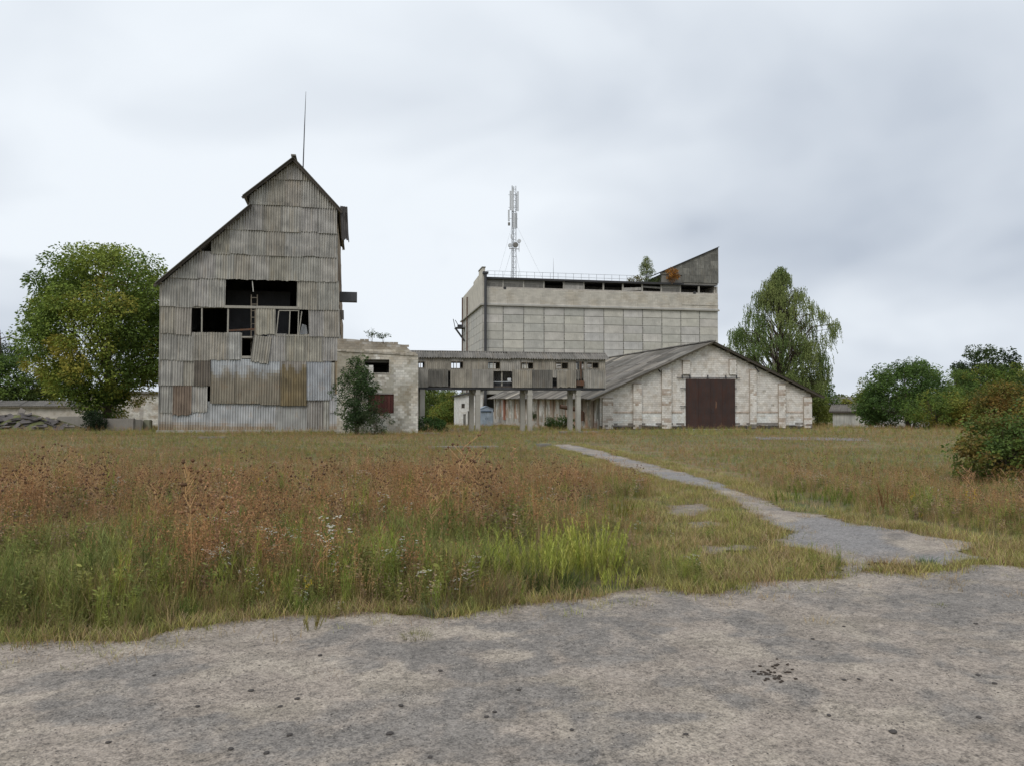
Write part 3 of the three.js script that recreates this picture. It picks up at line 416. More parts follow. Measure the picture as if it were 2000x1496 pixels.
// ================================================================== COVERED BRIDGE on concrete posts
{
  const r = rng(31), g = thing('conveyor_bridge', 'long raised conveyor bridge clad in grey corrugated sheets on concrete posts', 'bridge', gp(816, 843), YAW), DEP = 1.55;
  const L = (u, v) => { const p = loc(g, u, v); return [p.x, p.y]; };
  const w = L(1182, 740)[0], yB = L(1000, 757)[1], yM = L(1000, 723)[1], yE = L(1000, 701)[1], yT = L(1000, 688)[1], w0 = -2.0;
  const wins = [[814, 830, 706, 719], [880, 905, 706, 720], [952, 977, 707, 721], [1017, 1042, 708, 721], [1085, 1110, 708, 721], [1124, 1141, 706, 723], [1146, 1170, 708, 720]].map(([a, b, c, d]) => { const p = L(a, d), q = L(b, c); return [p[0], q[0], p[1], q[1]]; });
  const greys = [M.slate, M.slateWarm, M.slate, M.slateDark];
  const sheet = (a, e, t0, t1, z, m, o = {}) => { const p = part(g, 'cladding_sheet', sheetGeo(e - a, t1 - t0, { pitch: 0.13, amp: 0.022, seg: 5, off: [r() * 4, r() * 4], col: mul3([1, 0.98, 0.95], 0.76 + 0.14 * r()), ...o }), m); p.position.set(a, t0, z); p.rotation.set(-0.008, 0, 0.004 * gauss(r)); return p; };
  for (const [zf, front] of [[0.03, true], [-DEP - 0.03, false]]) {   // upper course: sheets between the windows, strips above and below them
    let x = w0; const stops = [...wins, [w, w, 0, 0]];
    for (const q of stops) {
      const n = Math.max(1, Math.round((q[0] - x) / 1.1)); if (q[0] - x > 0.05) for (let i = 0; i < n; i++) { const a = lerp(x, q[0], i / n), e = lerp(x, q[0], (i + 1) / n); sheet(a, e + (i < n - 1 ? 0.05 : 0), yM - 0.08, yE + 0.04, zf + (i % 2) * 0.012, greys[Math.floor(r() * 3)]); }
      if (q[1] > q[0]) { sheet(q[0], q[1], q[3], yE + 0.04, zf, M.slate); if (q[2] - yM > 0.02) sheet(q[0], q[1], yM - 0.08, q[2], zf, M.slate); }
      x = q[1];
    }
  }
  const open = [L(962, 754)[0], L(1000, 754)[0]];
  const lowRun = (a, e, z, o) => { const n = Math.max(1, Math.round((e - a) / 1.12)); for (let i = 0; i < n; i++) sheet(lerp(a, e, i / n), lerp(a, e, (i + 1) / n) + 0.03, yB, yM + 0.02, z + (i % 2) * 0.014, greys[Math.floor(r() * 4)], { bot: r() < 0.3 ? jag(r, 1.1, 0.1) : undefined, ...o }); };
  const split = L(874, 740)[0], sp2 = L(879, 740)[0], hole = L(1081, 750)[0];
  lowRun(w0, split, 0.05); lowRun(sp2, open[0], 0.07); lowRun(open[1], hole - 0.1, 0.06);
  const hw = 0.22; sheet(hole - 0.1, hole + hw, yB + 0.62, yM + 0.02, 0.06, M.slate, { bot: jag(r, 0.3, 0.1) }); lowRun(hole + hw, L(1124, 740)[0], 0.05); lowRun(L(1139, 740)[0], w, 0.055); sheet(L(1123, 740)[0], L(1140, 740)[0], yB + 0.45, yM + 0.02, 0.04, M.slateDark, { bot: jag(r, 0.5, 0.2) });
  lowRun(w0, w, -DEP - 0.05);
  const endS = sheetGeo(DEP, yE - yB, { pitch: 0.13, amp: 0.022, seg: 5 }); basis(part(g, 'end_sheet', endS, M.slate), [w, yB, 0], [0, 0, -1], [0, 1, 0]);
  // window frames and the few panes left
  wins.forEach((q, i) => { for (const z of [0.02, -DEP + 0.02]) { const f = new B(), t = 0.032; f.box(q[0], q[2], z - 0.05, q[1], q[2] + t, z + 0.03); f.box(q[0], q[3] - t, z - 0.05, q[1], q[3], z + 0.03); f.box(q[0], q[2] + t, z - 0.05, q[0] + t, q[3] - t, z + 0.03); f.box(q[1] - t, q[2] + t, z - 0.05, q[1], q[3] - t, z + 0.03); const m = lerp(q[0], q[1], 0.45); f.box(m - 0.02, q[2] + t, z - 0.04, m + 0.02, q[3] - t, z + 0.02); const fr = part(g, 'window_frame', f.geo(), M.wood); if ((i * 7 + (z > 0 ? 1 : 4)) % 3 === 0) part(fr, 'pane', new B().quad([q[0] + t, q[2] + t, z - 0.02], [m - 0.02, q[2] + t, z - 0.02], [m - 0.02, q[3] - t, z - 0.02], [q[0] + t, q[3] - t, z - 0.02]).geo(), M.glass); } });
  // roof sheets, front and back slope
  const n = 13; for (let i = 0; i < n; i++) { const a = lerp(w0, w + 0.2, i / n), e = lerp(w0, w + 0.2, (i + 1) / n), sl = [0, yT - yE + 0.05, -DEP / 2 - 0.15], len = Math.hypot(sl[1], sl[2]);
    basis(part(g, 'roof_sheet', sheetGeo(e - a + 0.06, len, { pitch: 0.165, amp: 0.04, seg: 6, off: [i * 1.3, i], bot: jag(r, 1, 0.06), col: mul3([1, 0.99, 0.97], 0.85 + 0.25 * r()) }), r() < 0.3 ? M.slateDark : M.slateRoof), [a, yE - 0.02 + 0.014 * (i % 2) + 0.02 * gauss(r), 0.25], [1, 0, 0], sl);
    basis(part(g, 'roof_sheet', sheetGeo(e - a + 0.06, len, { seg: 4, off: [i * 1.7, i] }), M.slateRoof), [e, yE - 0.02 + 0.014 * (i % 2), -DEP - 0.25], [-1, 0, 0], [0, sl[1], -sl[2]]); }
  for (let i = 0; i < n; i++) { const a = lerp(w0, w + 0.2, i / n), e = lerp(w0, w + 0.2, (i + 1) / n); part(g, 'ridge_cap', new B().bar([a, yT + 0.045 + 0.01 * r(), -DEP / 2], [e + 0.02, yT + 0.045 + 0.01 * r(), -DEP / 2], 0.3, 0.05).geo(), M.slateRoof); }
  part(g, 'floor_deck', boxG(w0, yB + 0.0, -DEP + 0.05, w - 0.05, yB + 0.1, -0.06), M.woodDark);
  for (const z of [-0.12, -DEP + 0.05]) part(g, 'floor_beam', boxG(w0, yB - 0.14, z - 0.1, w, yB - 0.005, z + 0.1), M.steelDark);
  part(g, 'eaves_rail', boxG(w0, yE - 0.06, -0.12, w, yE + 0.0, -0.04), M.wood);
  // inside the gap: belt frame, mid rail, a pale box
  part(g, 'gap_post', boxG((open[0] + open[1]) / 2 - 0.05, yB + 0.1, -0.2, (open[0] + open[1]) / 2 + 0.03, yM, -0.1), M.woodGrey);
  part(g, 'gap_rail', boxG(open[0], yB + 0.34, -0.09, open[1], yB + 0.40, -0.03), M.steel); part(g, 'belt_trough', boxG(w0, yB + 0.1, -1.2, w - 0.2, yB + 0.42, -0.5), M.steelDark);
  part(g, 'control_box', boxG(open[1] - 0.28, yB + 0.42, -0.2, open[1] - 0.05, yB + 0.62, -0.08), M.antenna);
  { const a = L(1134, 707), c2 = L(1134, 752); part(g, 'hanging_pipe', new B().tube([[a[0], a[1], 0.12], [a[0], c2[1], 0.12]], 0.05, 8).geo(), M.rust); part(g, 'motor_box', boxG(c2[0] - 0.3, c2[1] - 0.05, -0.1, c2[0] + 0.2, c2[1] + 0.28, 0.18), M.rust, 'small rusty motor box under the cladding'); }
  // concrete posts in pairs
  for (const [u, wd] of [[822, 0.3], [931, 0.29], [1033, 0.29], [1128, 0.29]]) {
    const x = L(u, 800)[0];
    for (const [dx, z] of [[-0.16, -DEP + 0.25], [0.1, -0.22]]) { const p = new B(), a = x + dx; p.box(a - wd / 2, -0.3, z - 0.18, a + wd / 2, yB - 0.14, z + 0.18); p.box(a - wd / 2 - 0.03, yB - 0.5, z - 0.2, a + wd / 2 + 0.03, yB - 0.36, z + 0.2); part(g, 'concrete_post', p.geo(), M.concrete); }
    part(g, 'post_crossbeam', boxG(x - 0.2, yB - 0.36, -DEP + 0.44, x + 0.12, yB - 0.15, -0.41), M.concrete);
  }
  footprint(g, 20, 21, 0, 1);
}

// ================================================================== WAREHOUSE: long low white brick hall with a gable towards us
{
  const r = rng(41), g = thing('brick_warehouse', 'long low white brick warehouse with a wide gable and dark metal gate', 'warehouse', gp(1172, 838.5), YAW), LEN = 45;
  g.rotation.order = 'YXZ'; g.rotation.x = 0.0125;               // the floor follows the falling yard
  const L = (u, v) => { const p = loc(g, u, v); return [p.x, p.y]; };
  const w = L(1584, 800)[0], apex = L(1388, 671), eL = L(1172, 772), eR = L(1584, 768);
  const top = pl([[-0.5, eL[1]], [0, eL[1]], apex, [w, eR[1]], [w + 1, eR[1]]]);
  const gateR = (() => { const a = L(1340, 843), b = L(1433, 741); return [a[0], b[0], -0.05, b[1]]; })();
  const pil = [[1176, 1196], [1236, 1252], [1292, 1310], [1333, 1346], [1424, 1437], [1464, 1476], [1520, 1533], [1569, 1584]].map(([a, b]) => [L(a, 800)[0], L(b, 800)[0]]);
  const belt = L(1260, 805)[1], tone = (s, t, q, p) => {
    const n = fbm(s * 1.3, t * 1.3, 4, 0, 401), d = fbm(s * 3.2 + 9, t * 0.9, 4, 0, 403);
    let c = mix3([0.88, 0.84, 0.795], [0.82, 0.77, 0.72], ss(0.4, 0.65, n)); c = mix3(c, [0.60, 0.52, 0.45], 0.3 * ss(0.58, 0.75, d));
    if (t < belt - 0.05 && !p) c = mix3(c, [0.90, 0.90, 0.88], ss(0.44, 0.52, fbm(s * 0.8 + 3, t * 1.6, 4, 0, 405)));
    if (p) { for (const v of [768, 790, 823]) { const y = L(1240, v)[1]; if (Math.abs(t - y) < 0.2 && q() < 0.7) c = mix3(c, [0.46, 0.34, 0.26], 0.5 + 0.3 * q()); } }
    if (t < 0.35) c = mix3(c, [0.22, 0.2, 0.18], ss(0.42, 0.5, fbm(s * 3 + 30, t * 3, 3, 0, 407)) * 0.9);
    return mul3(c, 0.91 + 0.14 * q());
  };
  const b = new B(); brickwork(b, r, 0, w, 0.0, (s) => top(s) - 0.04, [gateR], (s, t, q) => tone(s, t, q, false), { tmax: 8, miss: () => 0.003 }); const bw = part(g, 'gable_brickwork', b.geo(), M.brick); bw.userData.kind = 'stuff';
  part(g, 'gable_wall', wallWithHoles([[0, -0.6], [w, -0.6], [w, eR[1] - 0.05], [apex[0], apex[1] - 0.05], [0, eL[1] - 0.05]], [[gateR[0], gateR[1], -0.5, gateR[3]]], -0.4, -0.008), M.mortar);
  pil.forEach(([a, e], i) => { const pb = new B(), hTop = Math.min(top(a), top(e)) - 0.25, lowT = i === 3 || i === 4 ? gateR[3] + 0.34 : 0.05; pb.box(a, lowT, 0.01, e, hTop, 0.17, [0.46, 0.40, 0.34], false); brickwork(pb, r, a - 0.005, e + 0.005, lowT, () => hTop, [], (s, t, q) => tone(s, t, q, true), { tmax: hTop, z: 0.175 }); const p = part(g, 'pilaster', pb.geo(), M.brick); });
  { const bb = new B(); let x = pil[0][1]; for (let i = 1; i < pil.length; i++) { if (i !== 4) { for (let s = x + 0.01; s < pil[i][0] - 0.05; s += 0.263) bb.box(s, belt - 0.06, 0, Math.min(s + 0.25, pil[i][0] - 0.01), belt + 0.07, 0.035 + 0.01 * r(), mul3([0.60, 0.50, 0.43], 0.85 + 0.3 * r()), false); } x = pil[i][1]; } part(g, 'belt_course', bb.geo(), M.brick); }
  for (const [a, e] of [[-0.06, gateR[0] - 0.02], [gateR[1] + 0.02, w + 0.06]]) { const pb = new B(); for (let s = a; s < e - 0.05; s += 0.5) { const h = 0.16 + 0.12 * fbm(s * 1.3, 2, 2, 0, 3); pb.box(s, -0.6, -0.03, Math.min(s + 0.498, e), h, 0.14 + 0.02 * r(), mul3([0.40, 0.38, 0.36], 0.5 + 0.7 * r())); } part(g, 'plinth', pb.geo(), M.concreteDark); }
  // gate
  { const gt = part(g, 'sliding_gate', (() => { const q = new B(), m = (gateR[0] + gateR[1]) / 2; q.box(gateR[0] - 0.03, 0.02, 0.13, m - 0.006, gateR[3] + 0.02, 0.18); q.box(m + 0.006, 0.02, 0.13, gateR[1] + 0.03, gateR[3] + 0.02, 0.18, [0.95, 0.95, 0.95]); for (let k = 0; k <= 4; k++) { const x = lerp(gateR[0], gateR[1], k / 4); q.box(x - 0.03, 0.03, 0.18, x + 0.03, gateR[3], 0.196, [1.1, 1.05, 1]); } q.box(gateR[0], gateR[3] * 0.33, 0.18, gateR[1], gateR[3] * 0.33 + 0.05, 0.192); return q.geo(); })(), M.gate, 'dark brown double gate of rusty sheet metal');
    part(gt, 'gate_handle', new B().tube([[(gateR[0] + gateR[1]) / 2 + 0.12, 1.2, 0.24], [(gateR[0] + gateR[1]) / 2 + 0.12, 1.5, 0.24]], 0.015, 6).geo(), M.steelDark);
    { const a = L(1397, 790); part(gt, 'worn_paint_patch', new B().quad([a[0] - 0.05, a[1] - 0.3, 0.1835], [a[0] + 0.04, a[1] - 0.2, 0.1835], [a[0] + 0.06, a[1] + 0.15, 0.1835], [a[0] - 0.03, a[1] + 0.3, 0.1835], [1.5, 1.5, 1.5]).geo(), M.rust); }
    const y = gateR[3] + 0.06; part(g, 'gate_rail', boxG(gateR[0] - 0.75, y, 0.10, gateR[1] + 0.45, y + 0.05, 0.17), M.steelDark);
    for (const k of [-0.08, 0.08, 0.45, 0.83, 1.06]) { const x = lerp(gateR[0], gateR[1], k); part(g, 'rail_bracket', boxG(x - 0.025, y - 0.02, 0.01, x + 0.025, y + 0.24, 0.098), M.steelDark); }
    for (const v of [759, 794]) for (const [a, e] of [[gateR[0] - 0.5, gateR[0] - 0.035], [gateR[1] + 0.035, gateR[1] + 0.2]]) { const t = L(1335, v)[1]; part(g, 'gate_hinge', boxG(a, t, 0.11, e, t + 0.05, 0.16), M.steelDark); }
    part(g, 'gate_jamb', boxG(gateR[0] - 0.13, 0, 0.0, gateR[0] - 0.04, gateR[3], 0.05, [1.1, 1.1, 1.1]), M.plasterWhite);
    part(g, 'threshold', boxG(gateR[0] - 0.6, -0.4, 0.1, gateR[1] + 0.6, 0.015, 1.1), M.concrete); }
  for (const [u, v] of [[1285, 722], [1477, 722]]) { const p = L(u, v); part(g, 'wall_strut', new B().bar([p[0] - 0.08, p[1] + 0.2, 0.02], [p[0] + 0.08, p[1] - 0.2, 0.3], 0.06, 0.06).geo(), M.steelDark); }
  // roof: sheets laid singly on the slope in view
  const over = 0.9, sx = apex[0] + over, sy = apex[1] - eL[1], dirL = [apex[0] + 0.0, sy, 0], lenL = Math.hypot(apex[0], sy), uL = [apex[0] / lenL, sy / lenL];
  const rows = 6, cols = 40, rl = (lenL + over) / rows, cw = (LEN + 0.9) / cols;
  const pool = []; for (let k = 0; k < 6; k++) pool.push(sheetGeo(cw + 0.05, rl + 0.14, { pitch: 0.165, seg: 4, off: [k * 0.7, k * 1.1], col: mul3([1, 0.98, 0.95], 0.6 + 0.13 * k) }), sheetGeo(cw + 0.05, rl + 0.12, { pitch: 0.165, seg: 4, off: [k, 2], col: mul3([1, 0.96, 0.9], 0.55 + 0.13 * k), bot: jag(r, cw, 0.14) }));
  for (let j = 0; j < rows; j++) for (let i = 0; i < cols; i++) { const d = -over + j * rl; basis(part(g, 'roof_sheet', pool[Math.floor(r() * pool.length)], r() < 0.03 ? M.slateWarm : r() < 0.35 ? M.slateDark : M.slateRoof), [uL[0] * d, eL[1] + uL[1] * d + 0.10 + 0.012 * ((i + j) % 2) + 0.02 * j % 0.03, -LEN - 0.3 + i * cw], [0, 0, 1], [uL[0], uL[1] + 0.006 * gauss(r) - 0.006, 0]); }
  { const dx = apex[0] - w, dy = apex[1] - eR[1], len = Math.hypot(dx, dy), a = [w - dx / len * 0.9, eR[1] - dy / len * 0.9]; basis(part(g, 'right_roof', sheetGeo(LEN + 0.9, len + 0.9, { pitch: 0.165, seg: 4 }), M.slateRoof), [a[0], a[1] + 0.1, 0.6], [0, 0, -1], [dx, dy, 0]); part(g, 'barge_board', new B().bar([a[0], a[1] + 0.03, 0.5], [apex[0], apex[1] + 0.06, 0.5], 0.05, 0.16).geo(), M.woodDark); }
  part(g, 'barge_board', new B().bar([-over * uL[0], eL[1] - over * uL[1] + 0.03, 0.5], [apex[0], apex[1] + 0.06, 0.5], 0.05, 0.16).geo(), M.wood);
  part(g, 'ridge_cap', new B().bar([apex[0], apex[1] + 0.16, 0.6], [apex[0], apex[1] + 0.16, -LEN], 0.36, 0.08).geo(), M.slateRoof);
  for (let k = 0; k < 5; k++) { const t = (k + 0.2) / 5; for (const [a, c] of [[[0, eL[1]], apex], [[w, eR[1]], apex]]) { const x = lerp(a[0], c[0], t), y = lerp(a[1], c[1], t); part(g, 'purlin', boxG(x - 0.05, y - 0.05, -LEN, x + 0.05, y + 0.06, 0.44), M.wood); } }
  // long side wall with peeling whitewash, piers and slots
  { const sb = new B(), cell = 0.15, hS = eL[1] - 0.02, H = Math.ceil(hS / cell), slot = (z) => { const k = ((z % 3) + 3) % 3; return k > 1.2 && k < 1.6; };
    for (let i = 0; i < LEN / cell; i++) for (let j = 0; j < H; j++) { const z = -i * cell, y = j * cell, n = fbm(z * 0.9, y * 0.5, 4, 0, 501), m = fbm(z * 2.1 + 7, y * 0.9, 4, 0, 503); let c = mix3([0.78, 0.76, 0.72], [0.46, 0.38, 0.30], ss(0.42, 0.6, n)); c = mix3(c, [0.28, 0.27, 0.22], 0.8 * ss(0.52, 0.62, m)); c = mix3(c, [0.5, 0.27, 0.18], 0.6 * ss(0.6, 0.7, fbm(z * 1.5 + 40, y * 0.6, 3, 0, 507))); const rel = 0.012 * ss(0.42, 0.6, n);
      sb.quad([rel, y, z - cell], [rel, y, z], [rel, Math.min(hS, y + cell), z], [rel, Math.min(hS, y + cell), z - cell], mul3(c, 0.85 + 0.3 * r())); }
    const p = part(g, 'side_wall', sb.geo(), M.brick); p.userData.label = 'peeling whitewashed side wall';
    part(g, 'side_wall_core', boxG(0.02, -0.8, -LEN, 0.4, eL[1] - 0.03, -0.41), M.mortar); part(g, 'side_wall_core', boxG(w - 0.4, -0.8, -LEN, w, eR[1] - 0.03, -0.41), M.mortar);
    part(g, 'back_wall', wallWithHoles([[0.4, -0.8], [w - 0.4, -0.8], [w - 0.4, eR[1]], [apex[0], apex[1] - 0.1], [0.4, eL[1]]], [], -LEN - 0.1, -LEN + 0.3), M.mortar);
    for (let k = 0; k < 15; k++) { const z = -1.5 - k * 3, c = mix3([0.75, 0.73, 0.69], [0.55, 0.47, 0.4], r()); const pb = new B(); pb.box(-0.07, -0.3, z - 0.5, 0.0, eL[1] - 0.28, z, c); part(g, 'wall_pier', pb.geo(), M.plaster); if (k % 2) { const sl = new B(); sl.box(-0.012, 0.9, z - 2.0, -0.002, 1.6, z - 1.7, [0.95, 0.95, 0.93]); part(g, 'vent_slot', sl.geo(), M.plasterWhite); } }
    part(g, 'brick_pier', boxG(-0.2, -0.3, -37.4, 0, eL[1] - 0.28, -36.8, [0.62, 0.30, 0.22]), M.plaster);
    part(g, 'eaves_board', boxG(-0.62, eL[1] - 0.33, -LEN, -0.56, eL[1] - 0.2, 0.3), M.wood); }
  { const a = loc(g, 1140, 789, -4), z = -4; part(g, 'rusty_duct', new B().tube([[-1.9, 1.6, z], [-0.5, 1.35, z], [-0.15, 1.1, z], [-0.12, 0.5, z]], 0.16, 9).geo(), M.rust, 'bent rusty duct leaving the side wall'); }
  footprint(g, -0.3, w + 0.3, -LEN - 0.5, 0.4);
}

// ================================================================== GRAIN ELEVATOR of concrete panels
{
  const r = rng(51), pos = onGround(942, 114), g = thing('grain_elevator', 'huge windowless grain elevator of pale concrete panels behind the warehouse', 'elevator', pos, YAW);
  const L = (u, v) => { const p = loc(g, u, v); return [p.x, p.y]; }, y = (v) => L(942, v)[1];
  const w = L(1403, 600)[0], DEP = 23, yBase = y(762), yC = y(597), yBand = y(559.5), yRoof = y(545), NC = 12, cw = w / NC, rowsN = Math.round((yC - yBase) / 1.2), rh = (yC - yBase) / rowsN;
  const mats = [M.panelA, M.panelB, M.panelC, M.panelD, M.panelA, M.panelB];
  part(g, 'core_wall', boxG(0.05, yBase, -0.5, w - 0.05, yC, -0.06), M.joint); part(g, 'core_wall', boxG(0.05, yBase, -DEP, 0.5, yC, -0.5), M.joint); part(g, 'core_wall', boxG(w - 0.5, yBase, -DEP, w - 0.05, yC, -0.5), M.panelB); part(g, 'core_wall', boxG(0.5, yBase, -DEP, w - 0.5, yC, -DEP + 0.4), M.panelB);
  const pg = []; for (let k = 0; k < 8; k++) { const b = new B(); b.off = [r() * 5, r() * 5]; const hw = cw - 0.10, hh = rh - 0.055, c = mul3([1, 0.99 + 0.02 * r(), 0.97 + 0.05 * r()], 0.93 + 0.12 * r()); b.box(0, 0, -0.06, hw, hh, -0.012, c, false); b.quad([0.012, 0.012, 0], [hw - 0.012, 0.012, 0], [hw - 0.012, hh - 0.012, 0], [0.012, hh - 0.012, 0], c); b.quad([0, 0, -0.012], [hw, 0, -0.012], [hw - 0.012, 0.012, 0], [0.012, 0.012, 0], c); b.quad([0.012, hh - 0.012, 0], [hw - 0.012, hh - 0.012, 0], [hw, hh, -0.012], [0, hh, -0.012], c); pg.push(b.geo()); }
  for (let i = 0; i < NC; i++) for (let j = 0; j < rowsN; j++) { const p = part(g, 'wall_panel', pg[Math.floor(r() * 8)], mats[Math.floor(r() * 6)]); p.position.set(i * cw + 0.05, yBase + j * rh + 0.03 * r(), 0.012 * r()); }
  const nS = 8, sw = DEP / nS, sg = boxG(0, 0, 0, 0.05, rh - 0.05, sw - 0.1); for (let i = 0; i < nS; i++) for (let j = 0; j < rowsN; j++) { const p = part(g, 'side_panel', sg, mats[Math.floor(r() * 6)]); p.position.set(-0.01 - 0.01 * r(), yBase + j * rh + 0.02, -DEP + i * sw + 0.05); }
  { for (let i = 1; i < NC; i++) { const b = new B(); for (let j = 0; j < rowsN; j++) for (let k = 0; k < 2; k++) b.box(i * cw - 0.07, yBase + j * rh + 0.18 + k * 0.6 + 0.08 * r(), -0.05, i * cw + 0.07, yBase + j * rh + 0.34 + k * 0.6 + 0.06 * r(), 0.02, mul3(W3, 0.7 + 0.6 * r())); part(g, 'joint_plates', b.geo(), M.concreteDark).userData.kind = 'stuff'; } }
  // cornice, brick band, parapet
  part(g, 'cornice', boxG(-0.35, yC, -DEP - 0.2, w + 0.08, yC + 0.2, 0.35), M.concrete);
  part(g, 'cornice', boxG(-0.2, yC + 0.2, -DEP, w + 0.04, yC + 0.34, 0.18), M.panelD);
  { const b = new B(), H = 0.225, n = Math.floor((yBand - yC - 0.34) / H); for (let j = 0; j < n; j++) for (let s = -(j % 2) * 0.39; s < w; s += 0.78) { const a = Math.max(0, s), e = Math.min(w, s + 0.77); if (e - a < 0.1) continue; const dirt = ss(0.5, 0.7, fbm(a * 0.8, j * 0.15, 4, 0, 601)); b.box(a, yC + 0.34 + j * H, -0.05, e, yC + 0.34 + (j + 1) * H - 0.016, 0.004 * r(), mul3(mix3([1, 1, 1], [0.92, 0.89, 0.85], dirt), 0.92 + 0.14 * r()), false); } const p = part(g, 'brick_band', b.geo(), M.bandBrick); p.userData.kind = 'stuff'; part(g, 'band_wall', boxG(0, yC + 0.34, -0.5, w, yBand, -0.055), M.mortar); }
  for (const [u, v] of [[986, 563], [1357, 572]]) { const p = L(u, v); part(g, 'vent_hole', boxG(p[0] - 0.2, p[1] - 0.18, -0.04, p[0] + 0.2, p[1] + 0.18, 0.012), M.tar); }
  { const p = L(1333, 597), q = L(1402, 594); part(g, 'ledge', boxG(p[0], p[1] + 0.1, 0.006, w, p[1] + 0.22, 0.08), M.bandBrick); }
  // left end: stepped brick end wall and parapet
  const pT = y(523), st = new THREE.Shape([[0, yC + 0.34], [DEP, yC + 0.34], [DEP, yRoof + 0.3], [9, yRoof + 0.5], [9, yRoof + 0.9], [3.5, yRoof + 1.1], [3.5, pT], [0, pT]].map((p) => new THREE.Vector2(...p)));
  { const eg = new THREE.ExtrudeGeometry(st, { depth: 0.42, bevelEnabled: false }); eg.setAttribute('color', new THREE.Float32BufferAttribute(new Float32Array(eg.attributes.position.count * 3).fill(1), 3)); const p = part(g, 'end_wall', eg, M.bandBrick); p.rotation.y = Math.PI / 2; p.position.set(-0.03, 0, 0.01); }
  part(g, 'parapet_cap', boxG(-0.1, pT, -3.6, 0.46, pT + 0.14, 0.12), M.concreteDark);
  part(g, 'end_wall', boxG(w - 0.4, yC + 0.34, -DEP, w - 0.01, yRoof, -0.5), M.bandBrick); part(g, 'back_wall', boxG(0, yC + 0.34, -DEP, w, yRoof, -DEP + 0.3), M.bandBrick);
  // open gallery under the roof: posts, boards, dark bays
  part(g, 'gallery_floor', boxG(0, yBand - 0.12, -DEP, w, yBand - 0.02, -0.5), M.tar); part(g, 'gallery_back', boxG(0.4, yBand, -4.2, w - 0.4, yRoof, -4), M.concreteDark);
  part(g, 'roof_slab', boxG(0.4, yRoof, -DEP, w - 0.42, yRoof + 0.12, 0.0), M.tar); part(g, 'roof_fascia', boxG(0.42, yRoof - 0.02, 0.005, w * 0.845, yRoof + 0.28, 0.28), M.tar);
  for (let i = 0; i <= NC; i++) part(g, 'gallery_post', boxG(i * cw - 0.11 + (i ? 0 : 0.55) - (i === NC ? 0.1 : 0), yBand, -0.4, i * cw + 0.11 + (i ? 0 : 0.55) - (i === NC ? 0.1 : 0), yRoof, -0.12), M.concrete);
  const bays = ['d', 'd', 'd', 'o', 'p', 'o', 'o', 'h', 'q', 'd', 'o', 'o'];
  bays.forEach((k, i) => { const a = i * cw + 0.14, e = (i + 1) * cw - 0.14, h = yRoof - yBand; const board = (t0, t1, m, rz = 0) => { const p = part(g, 'bay_panel', boxG(0, 0, 0, e - a, t1 - t0, 0.04, mul3(W3, 0.8 + 0.3 * r())), m); p.position.set(a, yBand + t0, -0.14); p.rotation.z = rz; }; if (k === 'd') { board(0, h * 0.48, M.slateDark); board(h * 0.5, h, M.concreteDark); } if (k === 'p') { board(0, h * 0.5, M.slate); board(h * 0.5, h * 0.9, M.slateDark); } if (k === 'h') board(0, h * 0.4, M.slate, 0.05); if (k === 'q') board(h * 0.5, h * 0.75, M.slateDark, -0.04); });
  // wedge-shaped head house at the right
  { const tl = L(1289, 534), tr = L(1402, 484), bt = yRoof + 0.15, x0 = L(1289, 540)[0], y0 = tl[1], roofW = pl([[x0, y0], [w, tr[1]]]);
    const nr = 5, nc = 8, b0 = L(1370, 553)[1], hh = (tr[1] - b0) / nr; for (let i = 0; i < nc; i++) for (let j = 0; j < nr; j++) { const a = lerp(x0, w, i / nc), e = lerp(x0, w, (i + 1) / nc); if (i < 3 && j === 0) continue; const t0 = Math.max(b0 + j * hh, i < 4 ? yRoof + 0.14 : 0), geo = sheetGeo(e - a + 0.04, b0 + (j + 1) * hh + 0.1 - t0, { pitch: 0.3, amp: 0.02, seg: 4, top: (x) => roofW(a + x) - t0, off: [r() * 4, r() * 4], col: mul3([0.97, 1, 0.96], 0.72 + 0.45 * r()) }); if (geo) part(g, 'head_house_sheet', geo, M.slateRoof).position.set(a, t0, 0.06 + 0.02 * ((i + j) % 2)); }
    const s = new THREE.Shape([[x0 + 0.3, yRoof + 0.13], [w, yRoof + 0.13], [w, tr[1] - 0.15], [x0 + 0.3, y0 - 0.1]].map((p) => new THREE.Vector2(...p))); const eg = new THREE.ExtrudeGeometry(s, { depth: 6, bevelEnabled: false }); eg.translate(0, 0, -6.05); eg.setAttribute('color', new THREE.Float32BufferAttribute(new Float32Array(eg.attributes.position.count * 3).fill(1), 3)); part(g, 'head_house', eg, M.concreteDark);
    part(g, 'head_house_roof', new B().bar([x0 - 0.2, y0 + 0.02, -3], [w + 0.15, tr[1] + 0.08, -3], 6.6, 0.12).geo(), M.tar); part(g, 'corner_flashing', boxG(w - 0.02, b0, -6, w + 0.06, tr[1], 0.1), M.slateDark); }
  // pipes, platform, railing
  { const x = L(947, 600)[0]; part(g, 'drainpipe', new B().tube([[x, yBase - 3, 0.5], [x, y(536), 0.5]], 0.2, 8).geo(), M.steelDark); part(g, 'rain_hopper', boxG(x - 0.4, y(536), 0.15, x + 0.4, y(532), 0.8), M.steelDark); }
  for (const [z, h1] of [[-14, y(555)], [-20, y(520)]]) part(g, 'side_pipe', new B().tube([[-0.35, yBase - 3, z], [-0.35, Math.min(h1, yRoof), z]], 0.12, 6).geo(), M.rust);
